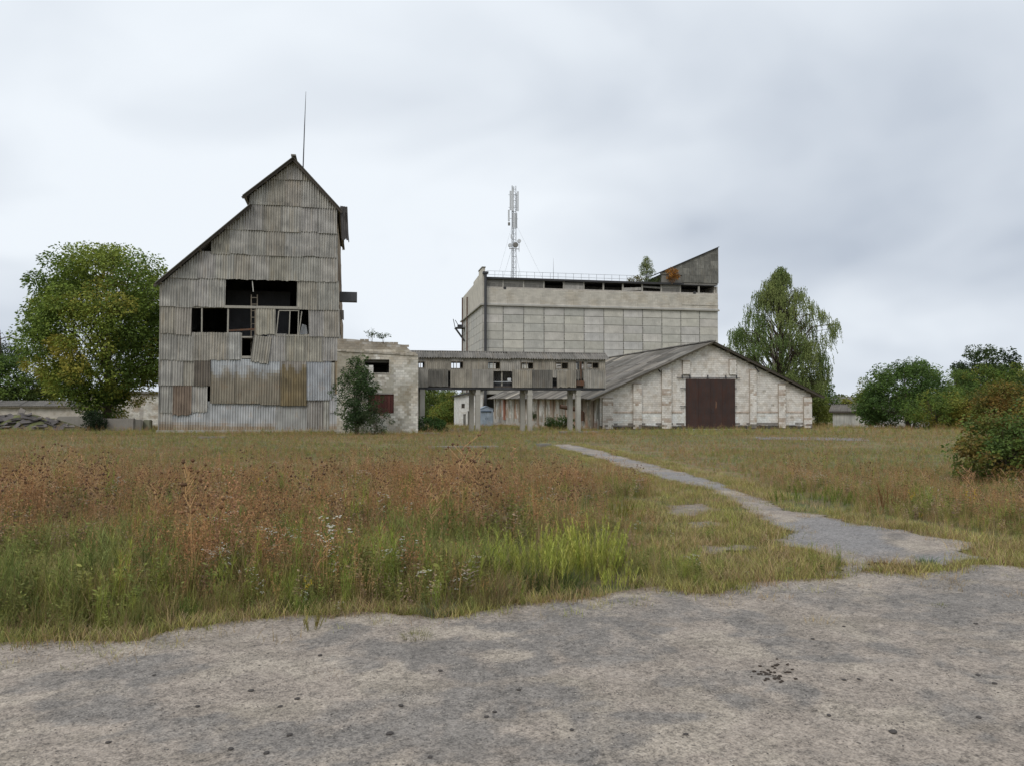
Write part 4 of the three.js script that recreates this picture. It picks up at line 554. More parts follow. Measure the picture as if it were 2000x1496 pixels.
  { const z = -20, t = yC - 1.4; const pf = new B(); pf.box(-1.6, t, z - 1, 0, t + 0.12, z + 1.2); pf.bar([-1.6, t, z], [0, t - 2.2, z], 0.14); pf.bar([-1.6, t, z + 1], [0, t - 2.2, z + 1], 0.14); pf.bar([-1.55, t, z], [-1.9, t + 1.6, z], 0.1); pf.bar([-0.9, t, z + 1.1], [-1.7, t + 1.3, z + 1.1], 0.1); pf.box(-1.2, t + 0.12, z, -0.3, t + 0.6, z + 0.8); part(g, 'steel_platform', pf.geo(), M.steelDark, 'dark steel platform on the side wall'); }
  { const x0 = L(951, 540)[0], x1 = L(1240, 545)[0], n = 19, ry = yRoof + 0.13; for (const h of [0.55, 1.1]) part(g, 'railing_rail', boxG(x0, ry + h - 0.02, -0.16, x1, ry + h + 0.02, -0.12), M.steel); for (let i = 0; i <= n; i++) { const x = lerp(x0, x1, i / n); part(g, 'railing_post', boxG(x - 0.02, ry - 0.02, -0.165, x + 0.02, ry + 1.12, -0.115), M.steel); } }
  // open undercroft
  part(g, 'ring_beam', boxG(0, yBase - 0.55, -0.5, w, yBase - 0.02, 0.1), M.concrete);
  for (let i = 0; i <= NC; i++) part(g, 'base_column', boxG(i * cw - 0.25, -0.5, -0.45, i * cw + 0.25, yBase - 0.56, 0.05), M.plaster);
  part(g, 'base_back_wall', boxG(0, -0.5, -6.2, w, yBase - 0.1, -6), M.concreteDark); part(g, 'silo_bottom', boxG(0.5, yBase - 0.04, -DEP, w - 0.5, yBase - 0.01, -0.5), M.concreteDark);
  part(g, 'base_wall', boxG(2 * cw, -0.5, -0.35, w, 3.2, -0.1), M.plaster); part(g, 'base_wall', boxG(0.25, -0.5, -0.35, 2 * cw, 1.9, -0.1), M.plasterWhite); part(g, 'base_side_wall', boxG(0, -0.5, -DEP, 0.3, yBase - 0.1, -0.5), M.plaster);
  footprint(g, -1, w + 1, -DEP - 1, 0.5);
  // ------- things on the elevator's roof
  const roofP = (u, z = -2) => { const p = new THREE.Vector3(loc(g, u, 540, z).x, yRoof + 0.12, z); return g.localToWorld(p); };
  { const p = roofP(1003.5, -3), m = thing('antenna_mast', 'lattice radio mast with panel antennas standing on the elevator roof', 'antenna', p, YAW), H = 14.6;
    const k = 0.32, legs = [[-k, 0, k * 0.6], [k, 0, k * 0.6], [0, 0, -k * 0.8]];
    legs.forEach(([x, , z]) => part(m, 'mast_leg', new B().tube([[x, 0, z], [x * 0.9, H, z * 0.9]], x < 0 ? 0.075 : 0.05, 6).geo(), M.steel));
    const lat = new B(); for (let i = 0, h = 0.5; h < H; i++, h += 0.85) for (let q = 0; q < 3; q++) { const a = legs[q], c = legs[(q + 1) % 3]; lat.bar([a[0], h, a[2]], [c[0], h, c[2]], 0.035); lat.bar([a[0], h, a[2]], [c[0], Math.min(H, h + 0.85), c[2]], 0.022); } part(m, 'lattice', lat.geo(), M.steel);
    const pan = (x, y0, h, z, w = 0.24) => part(m, 'panel_antenna', new B().box(x - w / 2, y0, z - 0.09, x + w / 2, y0 + h, z + 0.09).geo(), M.antenna);
    pan(-0.52, 10.9, 2.9, 0.1); pan(-0.25, 10.7, 3.3, 0.35, 0.28); pan(0.62, 10.8, 3.0, 0.1, 0.2); pan(0.42, 10.9, 2.7, -0.3, 0.16); pan(-0.78, 9.2, 1.7, 0.1); pan(0.1, 8.2, 2.2, 0.35, 0.2); pan(0.4, 8.2, 2.3, 0.1, 0.2); pan(-0.1, 8.3, 2.2, 0.1, 0.16); part(m, 'radio_unit', boxG(-0.9, 8.55, 0, -0.6, 9.0, 0.25), M.concreteDark); part(m, 'radio_unit', boxG(-0.5, 6.6, 0.1, -0.25, 7.2, 0.35), M.antenna);
    for (const h of [11.3, 13.2, 9.6]) part(m, 'antenna_arm', new B().bar([-0.85, h, 0.1], [0.62, h, 0.1], 0.05).geo(), M.steel);
    for (const [x, h, rr] of [[-0.65, 5.5, 0.3], [0.2, 5.6, 0.42], [0.75, 6.2, 0.3]]) { const d = new B(); d.tube([[x, h, 0.3], [x, h, 0.5]], [rr, rr * 0.95], 12); d.disc([x, h, 0.5], rr * 0.95, 'z', 12); d.disc([x, h, 0.3], rr, 'z', 12); part(m, 'dish_antenna', d.geo(), x > 0.1 && x < 0.5 ? M.concreteDark : M.antenna); }
    part(m, 'dish_ring', new B().bar([-0.75, 5.0, 0.3], [0.75, 5.0, 0.3], 0.09).bar([-0.65, 5, 0.3], [-0.65, 5.5, 0.3], 0.06).bar([0.75, 4.6, 0.3], [0.75, 6.2, 0.3], 0.06).geo(), M.concreteDark);
    for (const [x, z, h] of [[-2.7, 0.5, 9.5], [-1.4, -3, 6], [4.6, 0.5, 9.5], [2.2, -4, 6]]) part(m, 'guy_wire', new B().bar([0, h, 0], [x, 0.05, z], 0.018).geo(), M.steel);
    const pb = new B(); pb.tube([[-4.6, 0.5, 0.2], [-1, 0.55, 0.2], [-0.4, 0.6, 0.2], [-0.3, 1.2, 0.2]], 0.06, 6); pb.tube([[-4.6, 0.15, 0.2], [-0.3, 0.2, 0.2]], 0.05, 6); part(m, 'cable_tray', pb.geo(), M.steel); }
  { const p = roofP(1081, -4), m = new B().tube([[0, 0, 0], [0, 2.2, 0], [0, 4.1, 0]], [0.045, 0.035, 0.01], 5).geo(); const s = solo('lightning_rod', m, M.steel, 'thin lightning rod on the elevator roof right of the antenna mast', 'rod'); s.position.copy(p); }
  roofSpot = roofP;
}

// ================================================================== small buildings
function shed(name, label, pos, yaw, w, d, h1, h2, wallM, roofM, o = {}) {        // walls, a sloping roof, a door and a window
  const g = thing(name, label, o.cat || 'building', pos, yaw), r = rng(o.seed || 5);
  const holes = o.holes || [];
  part(g, 'front_wall', wallWithHoles([[0, -0.8], [w, -0.8], [w, h2], [0, h1]], holes, -0.3, 0), wallM);
  part(g, 'side_wall', boxG(0, -0.8, -d, 0.3, Math.min(h1, h2) + (o.backUp || 0), -0.31), wallM); part(g, 'side_wall', boxG(w - 0.3, -0.8, -d, w, Math.min(h1, h2) + (o.backUp || 0), -0.31), wallM); part(g, 'back_wall', boxG(0.3, -0.8, -d, w - 0.3, Math.min(h1, h2), -d + 0.3), wallM);
  for (const q of holes) { const m = (q[0] + q[1]) / 2; part(g, q[4] || 'window', boxG(q[0] + 0.02, q[2], -0.2, q[1] - 0.02, q[3] - 0.02, -0.14), q[5] || M.woodDark); }
  return g;
}
{ // white lean-to left of the elevator
  const g = shed('white_annex', 'white plastered lean-to with small window at the foot of the grain elevator', onGround(897, 107), YAW, 3.2, 6, 4.1, 4.75, M.plasterWhite, M.tar, { seed: 3, holes: [[0.3, 0.75, 2.4, 3.0, 'window', M.woodDark], [0.55, 0.9, 0, 1.6, 'door_leaf', M.slateDark], [1.15, 1.55, 0, 2.0, 'door_leaf', M.slateDark]] });
  part(g, 'roof', new B().bar([-0.35, 4.08, -2.9], [3.5, 4.88, -2.9], 6.6, 0.14).geo(), M.tar);
  footprint(g, -0.2, 3.4, -6.2, 0.2);
}
{ // blue metal kiosk
  const p = onGround(937, 94), g = thing('blue_metal_kiosk', 'small pale blue sheet metal cabin standing beside the bridge posts', 'cabin', p, YAW), w = 1.62, h = 2.2;
  const s = new THREE.Shape([[0, 0], [w, 0], [w, h], [w / 2, h + 0.3], [0, h]].map((q) => new THREE.Vector2(...q))), e = new THREE.ExtrudeGeometry(s, { depth: 1.7, bevelEnabled: false }); e.translate(0, -0.1, -1.7); e.setAttribute('color', new THREE.Float32BufferAttribute(new Float32Array(e.attributes.position.count * 3).fill(1), 3));
  part(g, 'cabin_body', e, M.bluePaint);
  for (const k of [0, 1]) { const d = part(g, 'door_leaf', boxG(w / 2 * k + 0.06, 0.02, 0.003, w / 2 * (k + 1) - 0.06, 1.75, 0.035, mul3(W3, 1.05)), M.bluePaint); part(d, 'door_handle', boxG(w / 2 + (k ? 0.09 : -0.13), 0.9, 0.036, w / 2 + (k ? 0.13 : -0.09), 1.05, 0.06), M.steelDark); }
  part(g, 'door_canopy', boxG(0.1, 1.82, 0.002, w - 0.25, 1.92, 0.18), M.blueDark); part(g, 'roof_trim', new B().bar([-0.06, h - 0.1, -0.85], [w / 2, h + 0.24, -0.85], 1.85, 0.05).bar([w / 2, h + 0.24, -0.85], [w + 0.06, h - 0.1, -0.85], 1.85, 0.05).geo(), M.bluePaint);
  footprint(g, -0.2, w + 0.2, -1.9, 0.2);
}
{ // shed on the right
  const p = onGround(1627, 74), g = thing('small_shed', 'low whitewashed shed with a weathered slate roof beside the big bush', 'shed', p, -0.5), w = 8;
  part(g, 'front_wall', boxG(2.2, -0.5, -0.3, w, 1.55, 0), M.plasterWhite); part(g, 'end_wall', (() => { const b = new B(); b.box(0, -0.5, -3.6, 0.25, 1.5, -0.01); b.quad([0, 1.5, -3.6], [0, 1.5, 0], [0, 2.1, -1.9], [0, 2.1, -1.9]); return b.geo(); })(), M.slatePale); part(g, 'front_wall', boxG(0.25, -0.5, -0.28, 2.19, 1.55, -0.02), M.slatePale, 'grey slate clad end of the front wall'); part(g, 'back_wall', boxG(0.25, -0.5, -3.6, w, 1.55, -3.3), M.plaster);
  for (const [k, m] of [[1, M.slateRoof], [-1, M.slateRoof]]) { const s = part(g, 'roof', sheetGeo(w + 0.7, 2.35, { pitch: 0.165, seg: 4, col: [0.75, 0.72, 0.68], bot: jag(rng(8 + k), w, 0.1) }), m); if (k > 0) basis(s, [-0.3, 1.48, 0.35], [1, 0, 0], [0, 0.66, -2.15]); else basis(s, [w + 0.4, 1.48, -3.95], [-1, 0, 0], [0, 0.66, 2.15]); }
  part(g, 'eaves_board', boxG(-0.3, 1.36, 0.24, w + 0.4, 1.5, 0.28), M.woodDark);
  footprint(g, -0.3, w + 0.3, -4, 0.4);
}
{ // distant barn roof
  const p = onGround(1570, 165), g = thing('distant_barn', 'long low dark roofed barn far away behind the shed', 'barn', p, YAW), w = 40;
  part(g, 'wall', boxG(0, -1, -8, w, 3.0, 0), M.plaster); basis(part(g, 'roof', sheetGeo(w + 1, 4.6, { pitch: 0.5, amp: 0.04, seg: 4, col: [0.8, 0.8, 0.85] }), M.slateRoof), [-0.5, 2.9, 0.5], [1, 0, 0], [0, 1.9, -4.2]); basis(part(g, 'roof', sheetGeo(w + 1, 4.6, { pitch: 0.5, amp: 0.04, seg: 4 }), M.slateRoof), [w + 0.5, 2.9, -8.5], [-1, 0, 0], [0, 1.9, 4.2]); part(g, 'gable', new B().tri([0, 3, 0], [0, 3, -8], [0, 4.7, -4]).tri([w, 3, 0], [w, 3, -8], [w, 4.7, -4]).geo(), M.plaster);
}
{ // low store at the far left
  const p = onGround(-60, 76), g = thing('low_store', 'long low plastered store with a patched roof at the left edge', 'building', p, 0.32), w = 11.5;
  g.position.y = -0.3; const r = rng(91);
  part(g, 'front_wall', boxG(0, -0.8, -0.35, w, 2.05, 0, [1, 0.97, 0.95]), M.plaster); part(g, 'end_wall', boxG(w - 0.35, -0.8, -6, w, 2.05, -0.36), M.plaster); part(g, 'back_wall', boxG(0, -0.8, -6, w - 0.36, 2.05, -5.65), M.plaster);
  for (let i = 0; i < 11; i++) basis(part(g, 'roof_sheet', sheetGeo(1.13, 3.5, { pitch: 0.165, seg: 4, off: [i, i * 2], col: mul3([1, 0.96, 0.92], 0.6 + 0.4 * r()) }), r() < 0.4 ? M.slateDark : M.slateRoof), [-0.2 + i * 1.09, 2.0 + 0.02 * (i % 2), 0.4], [1, 0, 0], [0, 0.55, -3.4]);
  basis(part(g, 'back_roof', sheetGeo(12, 3.5, { pitch: 0.165, seg: 3 }), M.slateRoof), [w + 0.3, 2.0, -6.4], [-1, 0, 0], [0, 0.55, 3.4]); part(g, 'eaves_board', boxG(-0.2, 1.88, 0.3, w + 0.2, 2.02, 0.34), M.wood);
}
{ // white brick store behind the tree
  const p = onGround(150, 84), r = rng(93), w = 12, g = thing('white_brick_store', 'white brick store glimpsed behind the leafy tree left of the dryer', 'building', p, YAW);
  const b = new B(); brickwork(b, r, 0, w, 0, () => 3.6, [[6.2, 6.6, 0, 2.1]], (s, t, q) => mul3(mix3([0.80, 0.77, 0.71], [0.55, 0.47, 0.38], ss(0.5, 0.68, fbm(s, t, 4, 0, 701))), 0.85 + 0.25 * q()), { tmax: 3.6 }); part(g, 'brickwork', b.geo(), M.brick).userData.kind = 'stuff';
  part(g, 'front_wall', boxG(0, -0.8, -0.4, w, 3.6, -0.01), M.mortar); part(g, 'body', boxG(0, -0.8, -8, w, 3.6, -0.41), M.plaster); part(g, 'roof', boxG(-0.3, 3.6, -8.3, w + 0.3, 3.8, 0.4), M.slateRoof);
  part(g, 'stair_rail', new B().bar([1.6, 0, 0.5], [1.6, 1.3, 0.5], 0.06).bar([1.6, 1.25, 0.5], [2.2, 1.25, 0.5], 0.05).geo(), M.steelDark);
}
// ================================================================== rubble, concrete blocks, slabs
{
  const r = rng(61), c = onGround(50, 54), rx = 5.2, rz = 2.4, hgt = 1.0, g = thing('rubble_mound', 'earth and slate rubble mound with dry grass beside the low store', 'mound', c);
  const H = (x, z) => { const d = Math.hypot(x / rx, z / rz); return hgt * ss(1, 0.15, d) * (0.75 + 0.5 * fbm(x * 0.8, z * 0.8, 3, 0, 801)) - 0.05; };
  const b = new B(), n = 46; for (let i = 0; i < n; i++) for (let j = 0; j < 24; j++) { const X = (k) => -rx + 2 * rx * k / n, Z = (k) => -rz + 2 * rz * k / 24, q = [[X(i), Z(j + 1)], [X(i + 1), Z(j + 1)], [X(i + 1), Z(j)], [X(i), Z(j)]].map(([x, z]) => [x, H(x, z), z]); b.quad(...q, mix3([0.26, 0.22, 0.17], [0.20, 0.17, 0.10], r())); } part(g, 'mound_earth', b.geo(), M.ground);
  for (let k = 0; k < 95; k++) { const x = rx * gauss(r) * 0.6, z = rz * (0.15 + 0.6 * r()), y = H(x, z); if (y < 0.02) continue; const s = 0.12 + 0.34 * r(), q = new B(); q.box(-s, -0.015, -s * 0.6, s, 0.02, s * 0.6, mul3(r() < 0.2 ? [0.3, 0.27, 0.25] : [0.15, 0.135, 0.135], 0.7 + 0.6 * r())); const m = part(g, 'slate_fragment', q.geo(), M.stone); m.position.set(x, y + 0.03, z); m.rotation.set(0.5 * gauss(r) + 0.3, r() * 6, 0.4 * gauss(r)); }
  feet.push([new THREE.Matrix4().makeTranslation(-c.x, 0, -c.z), -rx * 0.8, rx * 0.8, -rz, rz * 0.7]);
}
function block(label, u, D, w, h, d, yaw, tone, dark) {
  const r = rng(Math.round(u)), g = new B(), p = onGround(u, D), c = 0.05, col = tone;
  const X = [-w / 2, -w / 2 + c, w / 2 - c, w / 2]; g.off = [r() * 4, r() * 4];
  g.box(-w / 2, -0.15, -d / 2 + c, w / 2, h - c, d / 2 - c, col); g.box(-w / 2 + c, -0.15, -d / 2, w / 2 - c, h - c - 0.004, d / 2, col); g.box(-w / 2 + c + 0.004, -0.1, -d / 2 + c + 0.004, w / 2 - c - 0.004, h, d / 2 - c - 0.004, col);
  const m = solo('concrete_block', g.geo(), M.stone, label, 'block', 'concrete blocks under the tree'); m.position.copy(p); m.rotation.y = yaw; m.rotation.z = 0.02 * gauss(r);
}
block('grey concrete slab set on edge beneath the leafy tree', 229, 53, 2.2, 0.82, 0.5, YAW, [0.30, 0.275, 0.25]);
block('long concrete slab half hidden left of the tree trunk', 150, 54.5, 2.4, 0.95, 0.5, YAW, [0.3, 0.28, 0.25]);
block('squat concrete block right of the grey slab', 266, 53.4, 0.7, 0.75, 0.6, 0.5, [0.28, 0.265, 0.24]);
block('small mossy concrete block next to the corrugated shed', 288, 54, 0.5, 0.72, 0.5, 0.1, [0.27, 0.27, 0.2]);
block('narrow concrete post stub left of the grey slab', 186, 53, 0.75, 0.95, 0.6, 0.2, [0.29, 0.275, 0.25]);
{ const flat = (label, u, v, w, d, yaw) => { const p = gp(u, v), m = solo('concrete_slab', boxG(-w / 2, -0.05, -d / 2, w / 2, 0.1, d / 2, [0.30, 0.28, 0.25]), M.stone, label, 'slab', 'slabs lying in the meadow'); m.position.copy(p); m.rotation.y = yaw; };
  flat('long concrete slab sunk in the weeds in front of the bridge', 905, 876, 2.6, 0.4, 0.1); flat('flat concrete slab at the head of the footpath', 1062, 871, 0.5, 0.4, 0.4); flat('concrete slab lying before the bridge posts', 1130, 845, 2.4, 0.6, YAW); flat('pale slab beside the annex corner', 838, 848, 0.9, 0.8, 0.5); flat('thin slab in front of the corrugated shed', 415, 856, 1.3, 0.4, 0.05); }
console.log('buildings done');

// ================================================================== PLANTS
const rot3 = (q, v) => v.applyQuaternion(q);
function leafTo(b, x, y, z, dx, dy, dz, len, wid, r, col) {      // one leaf: two triangles folded along its rib
  let sx = r() - 0.5, sy = r() - 0.5, sz = r() - 0.5; const d = Math.hypot(dx, dy, dz) || 1; dx /= d; dy /= d; dz /= d;
  let cx = dy * sz - dz * sy, cy = dz * sx - dx * sz, cz = dx * sy - dy * sx; const c = Math.hypot(cx, cy, cz) || 1; const k = wid / 2 / c; cx *= k; cy *= k; cz *= k;
  const m = [x + dx * len * 0.45, y + dy * len * 0.45, z + dz * len * 0.45], e = [x + dx * len, y + dy * len - len * 0.12, z + dz * len];
  const p = [x, y, z], A = [m[0] + cx, m[1] + cy, m[2] + cz], C = [m[0] - cx, m[1] - cy, m[2] - cz];
  b.tri(p, A, e, col); b.tri(p, e, C, col);
}
// a crown of leaf clusters round the tips of limbs; o.env(dir) shapes the outline
function makeTree(name, label, category, pos, o) {
  const r = rng(o.seed), g = thing(name, label, category, pos, 0, o.group), H = o.h, base = o.base ?? 0.25 * H, W = o.w / 2, cy = (H + base) / 2, ry = (H - base) / 2;
  const tb = new B(), lb = new B(), cb = new B(), tips = [];
  const nClump = o.clumps, lean = o.lean || 0;
  for (let i = 0; i < nClump; i++) {
    let dx, dy, dz, l; do { dx = r() * 2 - 1; dy = r() * 2 - 1; dz = r() * 2 - 1; l = Math.hypot(dx, dy, dz); } while (l > 1 || l < 0.25);
    const sh = Math.pow(l, o.fill || 0.8) / l; dx *= sh; dy *= sh; dz *= sh;
    const t = (dy + 1) / 2, prof = o.prof ? o.prof(t) : 1, bump = 0.72 + 0.56 * fbm(dx * 2.2 + o.seed, dz * 2.2 + dy * 2.4, 2, 0, o.seed);
    tips.push([dx * W * prof * bump + lean * t, cy + dy * ry * (0.86 + 0.22 * vnoise(dx * 3 + 9, dz * 3, 0, o.seed)), dz * W * prof * bump, o.cr * (0.65 + 0.7 * r())]);
  }
  const hues = o.hues, pick = (x, y, z) => { const n = fbm(x / (o.hueScale || 2.5) + 50, (y + z * 0.7) / (o.hueScale || 2.5) + 50, 3, 0, o.seed + 5) + 0.16 * gauss(r); return clamp((n - 0.3) / 0.4) * (hues.length - 1); };
  const per = Math.round(o.leaves / nClump);
  for (const [x, y, z, cr] of tips) {
    const hq = pick(x, y, z);
    for (let k = 0; k < per; k++) {
      let a = r() * 6.2832, u = r() * 2 - 1, q = Math.cbrt(0.08 + 0.92 * r()) * cr, s = Math.sqrt(1 - u * u); const ox = Math.cos(a) * s * q, oy = u * q * (o.flat || 0.72), oz = Math.sin(a) * s * q;
      const hh = clamp(hq + 0.35 * gauss(r), 0, hues.length - 1.001), i0 = Math.floor(hh), col = mul3(mix3(hues[i0], hues[i0 + 1], hh - i0), 0.72 + 0.56 * r()), L = o.leaf * (0.6 + 0.8 * r());
      leafTo(cb, x + ox, y + oy, z + oz, ox + gauss(r) * cr * 0.5, oy * 0.5 - 0.25 * cr * r() + gauss(r) * 0.3 * cr, oz + gauss(r) * cr * 0.5, L, L * (o.aspect || 0.6), r, col);
    }
  }
  // trunk and limbs
  if (o.trunk) {
    const tr = o.trunk, n = o.stems || 1; for (let s = 0; s < n; s++) { const ox = n > 1 ? (r() - 0.5) * W * 0.5 : 0, oz = n > 1 ? (r() - 0.5) * W * 0.5 : 0, ph = r() * 6; const pts = [], rad = []; for (let i = 0; i <= 7; i++) { const t = i / 7; pts.push([ox * (0.3 + t) + 0.15 * Math.sin(t * 5 + ph) * tr * 3 + lean * t, -0.15 + t * H * 0.9, oz * (0.3 + t) + 0.15 * Math.cos(t * 4 + ph) * tr * 3]); rad.push(tr * (i === 0 ? 1.35 : 1 - t * 0.93)); } tb.tube(pts, rad, 8); }
    for (let i = 0; i < tips.length; i += o.limbEvery || 2) { const [x, y, z] = tips[i], f = clamp(0.35 + 0.4 * r()), y0 = Math.max(base * 0.55, (base * 0.6 + (y - base) * f) * 0.9); const q = [lerp(0, x, 0.45) + 0.2 * gauss(r), lerp(y0, y, 0.55) + 0.25 * r(), lerp(0, z, 0.45) + 0.2 * gauss(r)]; const rr = tr * 0.32 * (1 - 0.6 * y0 / H); lb.tube([[lean * y0 / H, y0, 0], q, [x, y, z]], [rr, rr * 0.6, rr * 0.18], 5); }
    part(g, 'trunk', tb.geo(), o.bark || M.bark); if (lb.count) part(g, 'limbs', lb.geo(), o.bark2 || M.twig);
  }
  part(g, 'crown', cb.geo(), M.leaf);
  return g;
}
const GREEN = [[0.06, 0.105, 0.024], [0.10, 0.16, 0.032], [0.15, 0.21, 0.04]], OLIVE = [[0.095, 0.14, 0.032], [0.16, 0.205, 0.042], [0.24, 0.25, 0.055]], YELLOW = [[0.09, 0.15, 0.028], [0.16, 0.21, 0.036], [0.27, 0.24, 0.04]];
const P3 = (u, D, dy = 0) => { const p = onGround(u, D); p.y += dy; return p; };
makeTree('leafy_tree', 'big round green tree with yellowing top left of the corrugated shed', 'tree', P3(206, 59), { seed: 701, h: 13.8, w: 10.4, base: 0.9, clumps: 360, limbEvery: 14, leaves: 92000, cr: 1.05, leaf: 0.19, trunk: 0.34, fill: 0.5, hues: [[0.11, 0.17, 0.035], [0.19, 0.26, 0.045], [0.27, 0.31, 0.055], [0.38, 0.33, 0.065]], prof: (t) => t < 0.3 ? 0.75 + 0.25 * t / 0.3 * 1.1 : Math.min(1, 1.15 - 0.1 * t), hueScale: 3 });
makeTree('dark_tree', 'dark green tree at the left edge behind the low store', 'tree', P3(-40, 88), { seed: 702, h: 9, w: 9.5, base: 0.8, clumps: 110, leaves: 18000, cr: 1.0, leaf: 0.26, trunk: 0.25, hues: GREEN });
makeTree('dark_tree', 'smaller green tree between the left edge and the big round tree', 'tree', P3(62, 92), { seed: 703, h: 6.2, w: 6, base: 0.4, clumps: 70, leaves: 11000, cr: 0.9, leaf: 0.24, trunk: 0.18, hues: OLIVE });
{ // bare crown with mistletoe
  const p = P3(-6, 98), r = rng(704), g = thing('mistletoe_tree', 'thin crowned tree with round mistletoe clumps above the left edge trees', 'tree', p), b = new B();
  b.tube([[0, -0.2, 0], [0.1, 5, 0], [0.2, 9, 0], [0.1, 12, 0]], [0.25, 0.2, 0.13, 0.03], 7); for (let i = 0; i < 34; i++) { const y = 5 + 6.5 * r(), a = r() * 6.28, l = 1.2 + 2.6 * r(); b.tube([[0.15, y, 0], [Math.cos(a) * l * 0.5, y + 0.5 * r(), Math.sin(a) * l * 0.5], [Math.cos(a) * l, y + 0.6 * gauss(r), Math.sin(a) * l]], [0.05, 0.035, 0.01], 4); } b.tube([[0.2, 8.2, 0], [2.2, 8.6, 0.2], [4.6, 8.9, 0.3]], [0.08, 0.05, 0.02], 4); part(g, 'trunk', b.geo(), M.twig);
  const c = new B(); for (let i = 0; i < 2600; i++) { const a = r() * 6.28, rr = 3.2 * Math.sqrt(r()), y = 8.2 + 3.6 * r() * (1 - rr / 4.5); leafTo(c, Math.cos(a) * rr - 0.6, y, Math.sin(a) * rr, gauss(r), gauss(r), gauss(r), 0.26, 0.14, r, mul3([0.05, 0.075, 0.025], 0.6 + 0.7 * r())); } part(g, 'crown', c.geo(), M.leaf);
  for (const [x, y, s] of [[3.0, 8.6, 0.5], [4.9, 8.4, 0.36], [2.4, 9.6, 0.32]]) { const m = new B(); for (let i = 0; i < 500; i++) { const a = r() * 6.28, u = r() * 2 - 1, q = Math.cbrt(r()) * s, k = Math.sqrt(1 - u * u); leafTo(m, x + Math.cos(a) * k * q, y + u * q, 0.3 + Math.sin(a) * k * q, Math.cos(a) * k, u, Math.sin(a) * k, 0.14, 0.05, r, mul3([0.035, 0.05, 0.02], 0.6 + 0.8 * r())); } part(g, 'mistletoe', m.geo(), M.leaf); }
}
// weeping birch: strands that hang from the limbs
function weepingBirch(name, label, pos, o) {
  const r = rng(o.seed), g = thing(name, label, 'tree', pos), tb = new B(), cb = new B(), lb = new B(), H = o.h, W = o.w / 2;
  for (let s = 0; s < o.stems; s++) { const a = s / o.stems * 6.28 + 0.5, k = o.stems > 1 ? 0.9 : 0; tb.tube([[Math.cos(a) * k * 0.3, -0.2, Math.sin(a) * k * 0.3], [Math.cos(a) * k, H * 0.35, Math.sin(a) * k], [Math.cos(a) * k * 1.4, H * (0.75 - 0.08 * s), Math.sin(a) * k]], [0.26, 0.19, 0.04], 8); }
  const half = pl([[o.base, W * 0.82], [H * 0.4, W], [H * 0.56, W * 0.98], [H * 0.7, W * 0.76], [H * 0.84, W * 0.40], [H, W * 0.06]]);
  for (let c = 0; c < o.boughs; c++) {                           // each bough carries a curtain of strands
    const y0 = o.base + 1.6 + (H - o.base - 1.6) * Math.pow(r(), 1.5), a = r() * 6.2832, k = half(y0) * (0.3 + 0.7 * Math.sqrt(r())) * (0.7 + 0.45 * vnoise(Math.cos(a) * 1.6 + 7, y0 * 0.5 + Math.sin(a), 0, o.seed)), cx = Math.cos(a) * k, cz = Math.sin(a) * k, cr = 0.35 + 0.55 * r() * clamp(half(y0) / 2.5);
    lb.tube([[0, Math.max(2, y0 - 1.5 - k * 0.5), 0], [cx * 0.6, y0 - 0.2, cz * 0.6], [cx, y0, cz]], [0.06, 0.04, 0.01], 4);
    const hb = fbm(cx * 0.5 + 9, y0 * 0.4 + cz * 0.3, 3, 0, o.seed);
    for (let i = 0; i < o.strands; i++) {
      const b2 = r() * 6.2832, q = cr * Math.sqrt(r()); let x = cx + Math.cos(b2) * q, z = cz + Math.sin(b2) * q, y = y0 + 0.5 * (cr - q) + 0.25 * gauss(r); const len = Math.min(y - o.base * 0.7, 0.5 + 1.7 * r() * r() + 0.3 * r()), n = Math.max(2, Math.round(len / 0.09));
      const hue = clamp(0.5 + 1.6 * (hb - 0.5) + 0.2 * gauss(r)), base = mix3([0.11, 0.165, 0.048], [0.23, 0.26, 0.085], hue), sx = 0.06 * gauss(r), sz = 0.06 * gauss(r);
      for (let m = 0; m < n; m++) { x += sx * 0.3 + 0.035 * gauss(r); z += sz * 0.3 + 0.035 * gauss(r); y -= len / n; leafTo(cb, x, y, z, 0.6 * gauss(r), -0.4 - r(), 0.6 * gauss(r), 0.11 + 0.09 * r(), 0.09, r, mul3(base, 0.65 + 0.7 * r())); }
    }
  }
  part(g, 'trunk', tb.geo(), M.birchBark); part(g, 'limbs', lb.geo(), M.twig); part(g, 'crown', cb.geo(), M.leaf); return g;
}
weepingBirch('weeping_birch', 'tall weeping birch with drooping strands behind the warehouse', P3(1525, 84), { seed: 711, h: 17, w: 12.6, stems: 3, base: 2.8, boughs: 270, strands: 24 });
// shrubs and trees to the right
const RUST = [[0.09, 0.12, 0.025], [0.16, 0.14, 0.03], [0.24, 0.13, 0.03], [0.14, 0.17, 0.03]];
makeTree('big_bush', 'wide dark green bush beside the small shed', 'bush', P3(1775, 64), { seed: 721, h: 5.5, w: 8.2, base: 0.1, clumps: 150, leaves: 34000, cr: 0.72, leaf: 0.15, trunk: 0.1, stems: 5, hues: [[0.06, 0.11, 0.024], [0.10, 0.165, 0.032], [0.16, 0.22, 0.045]], prof: (t) => 1.02 - 0.45 * t * t });
makeTree('pale_bush', 'loose pale green bush on the left flank of the big bush', 'bush', P3(1700, 67), { seed: 722, h: 4.6, w: 2.6, base: 0.2, clumps: 40, leaves: 5000, cr: 0.5, leaf: 0.13, trunk: 0.06, stems: 3, hues: OLIVE });
makeTree('yellow_bush', 'low yellow green bush at the foot of the big bush', 'bush', P3(1830, 58.5), { seed: 723, h: 2.7, w: 4.2, base: 0.05, clumps: 60, leaves: 9000, cr: 0.55, leaf: 0.12, trunk: 0.05, stems: 4, hues: YELLOW });
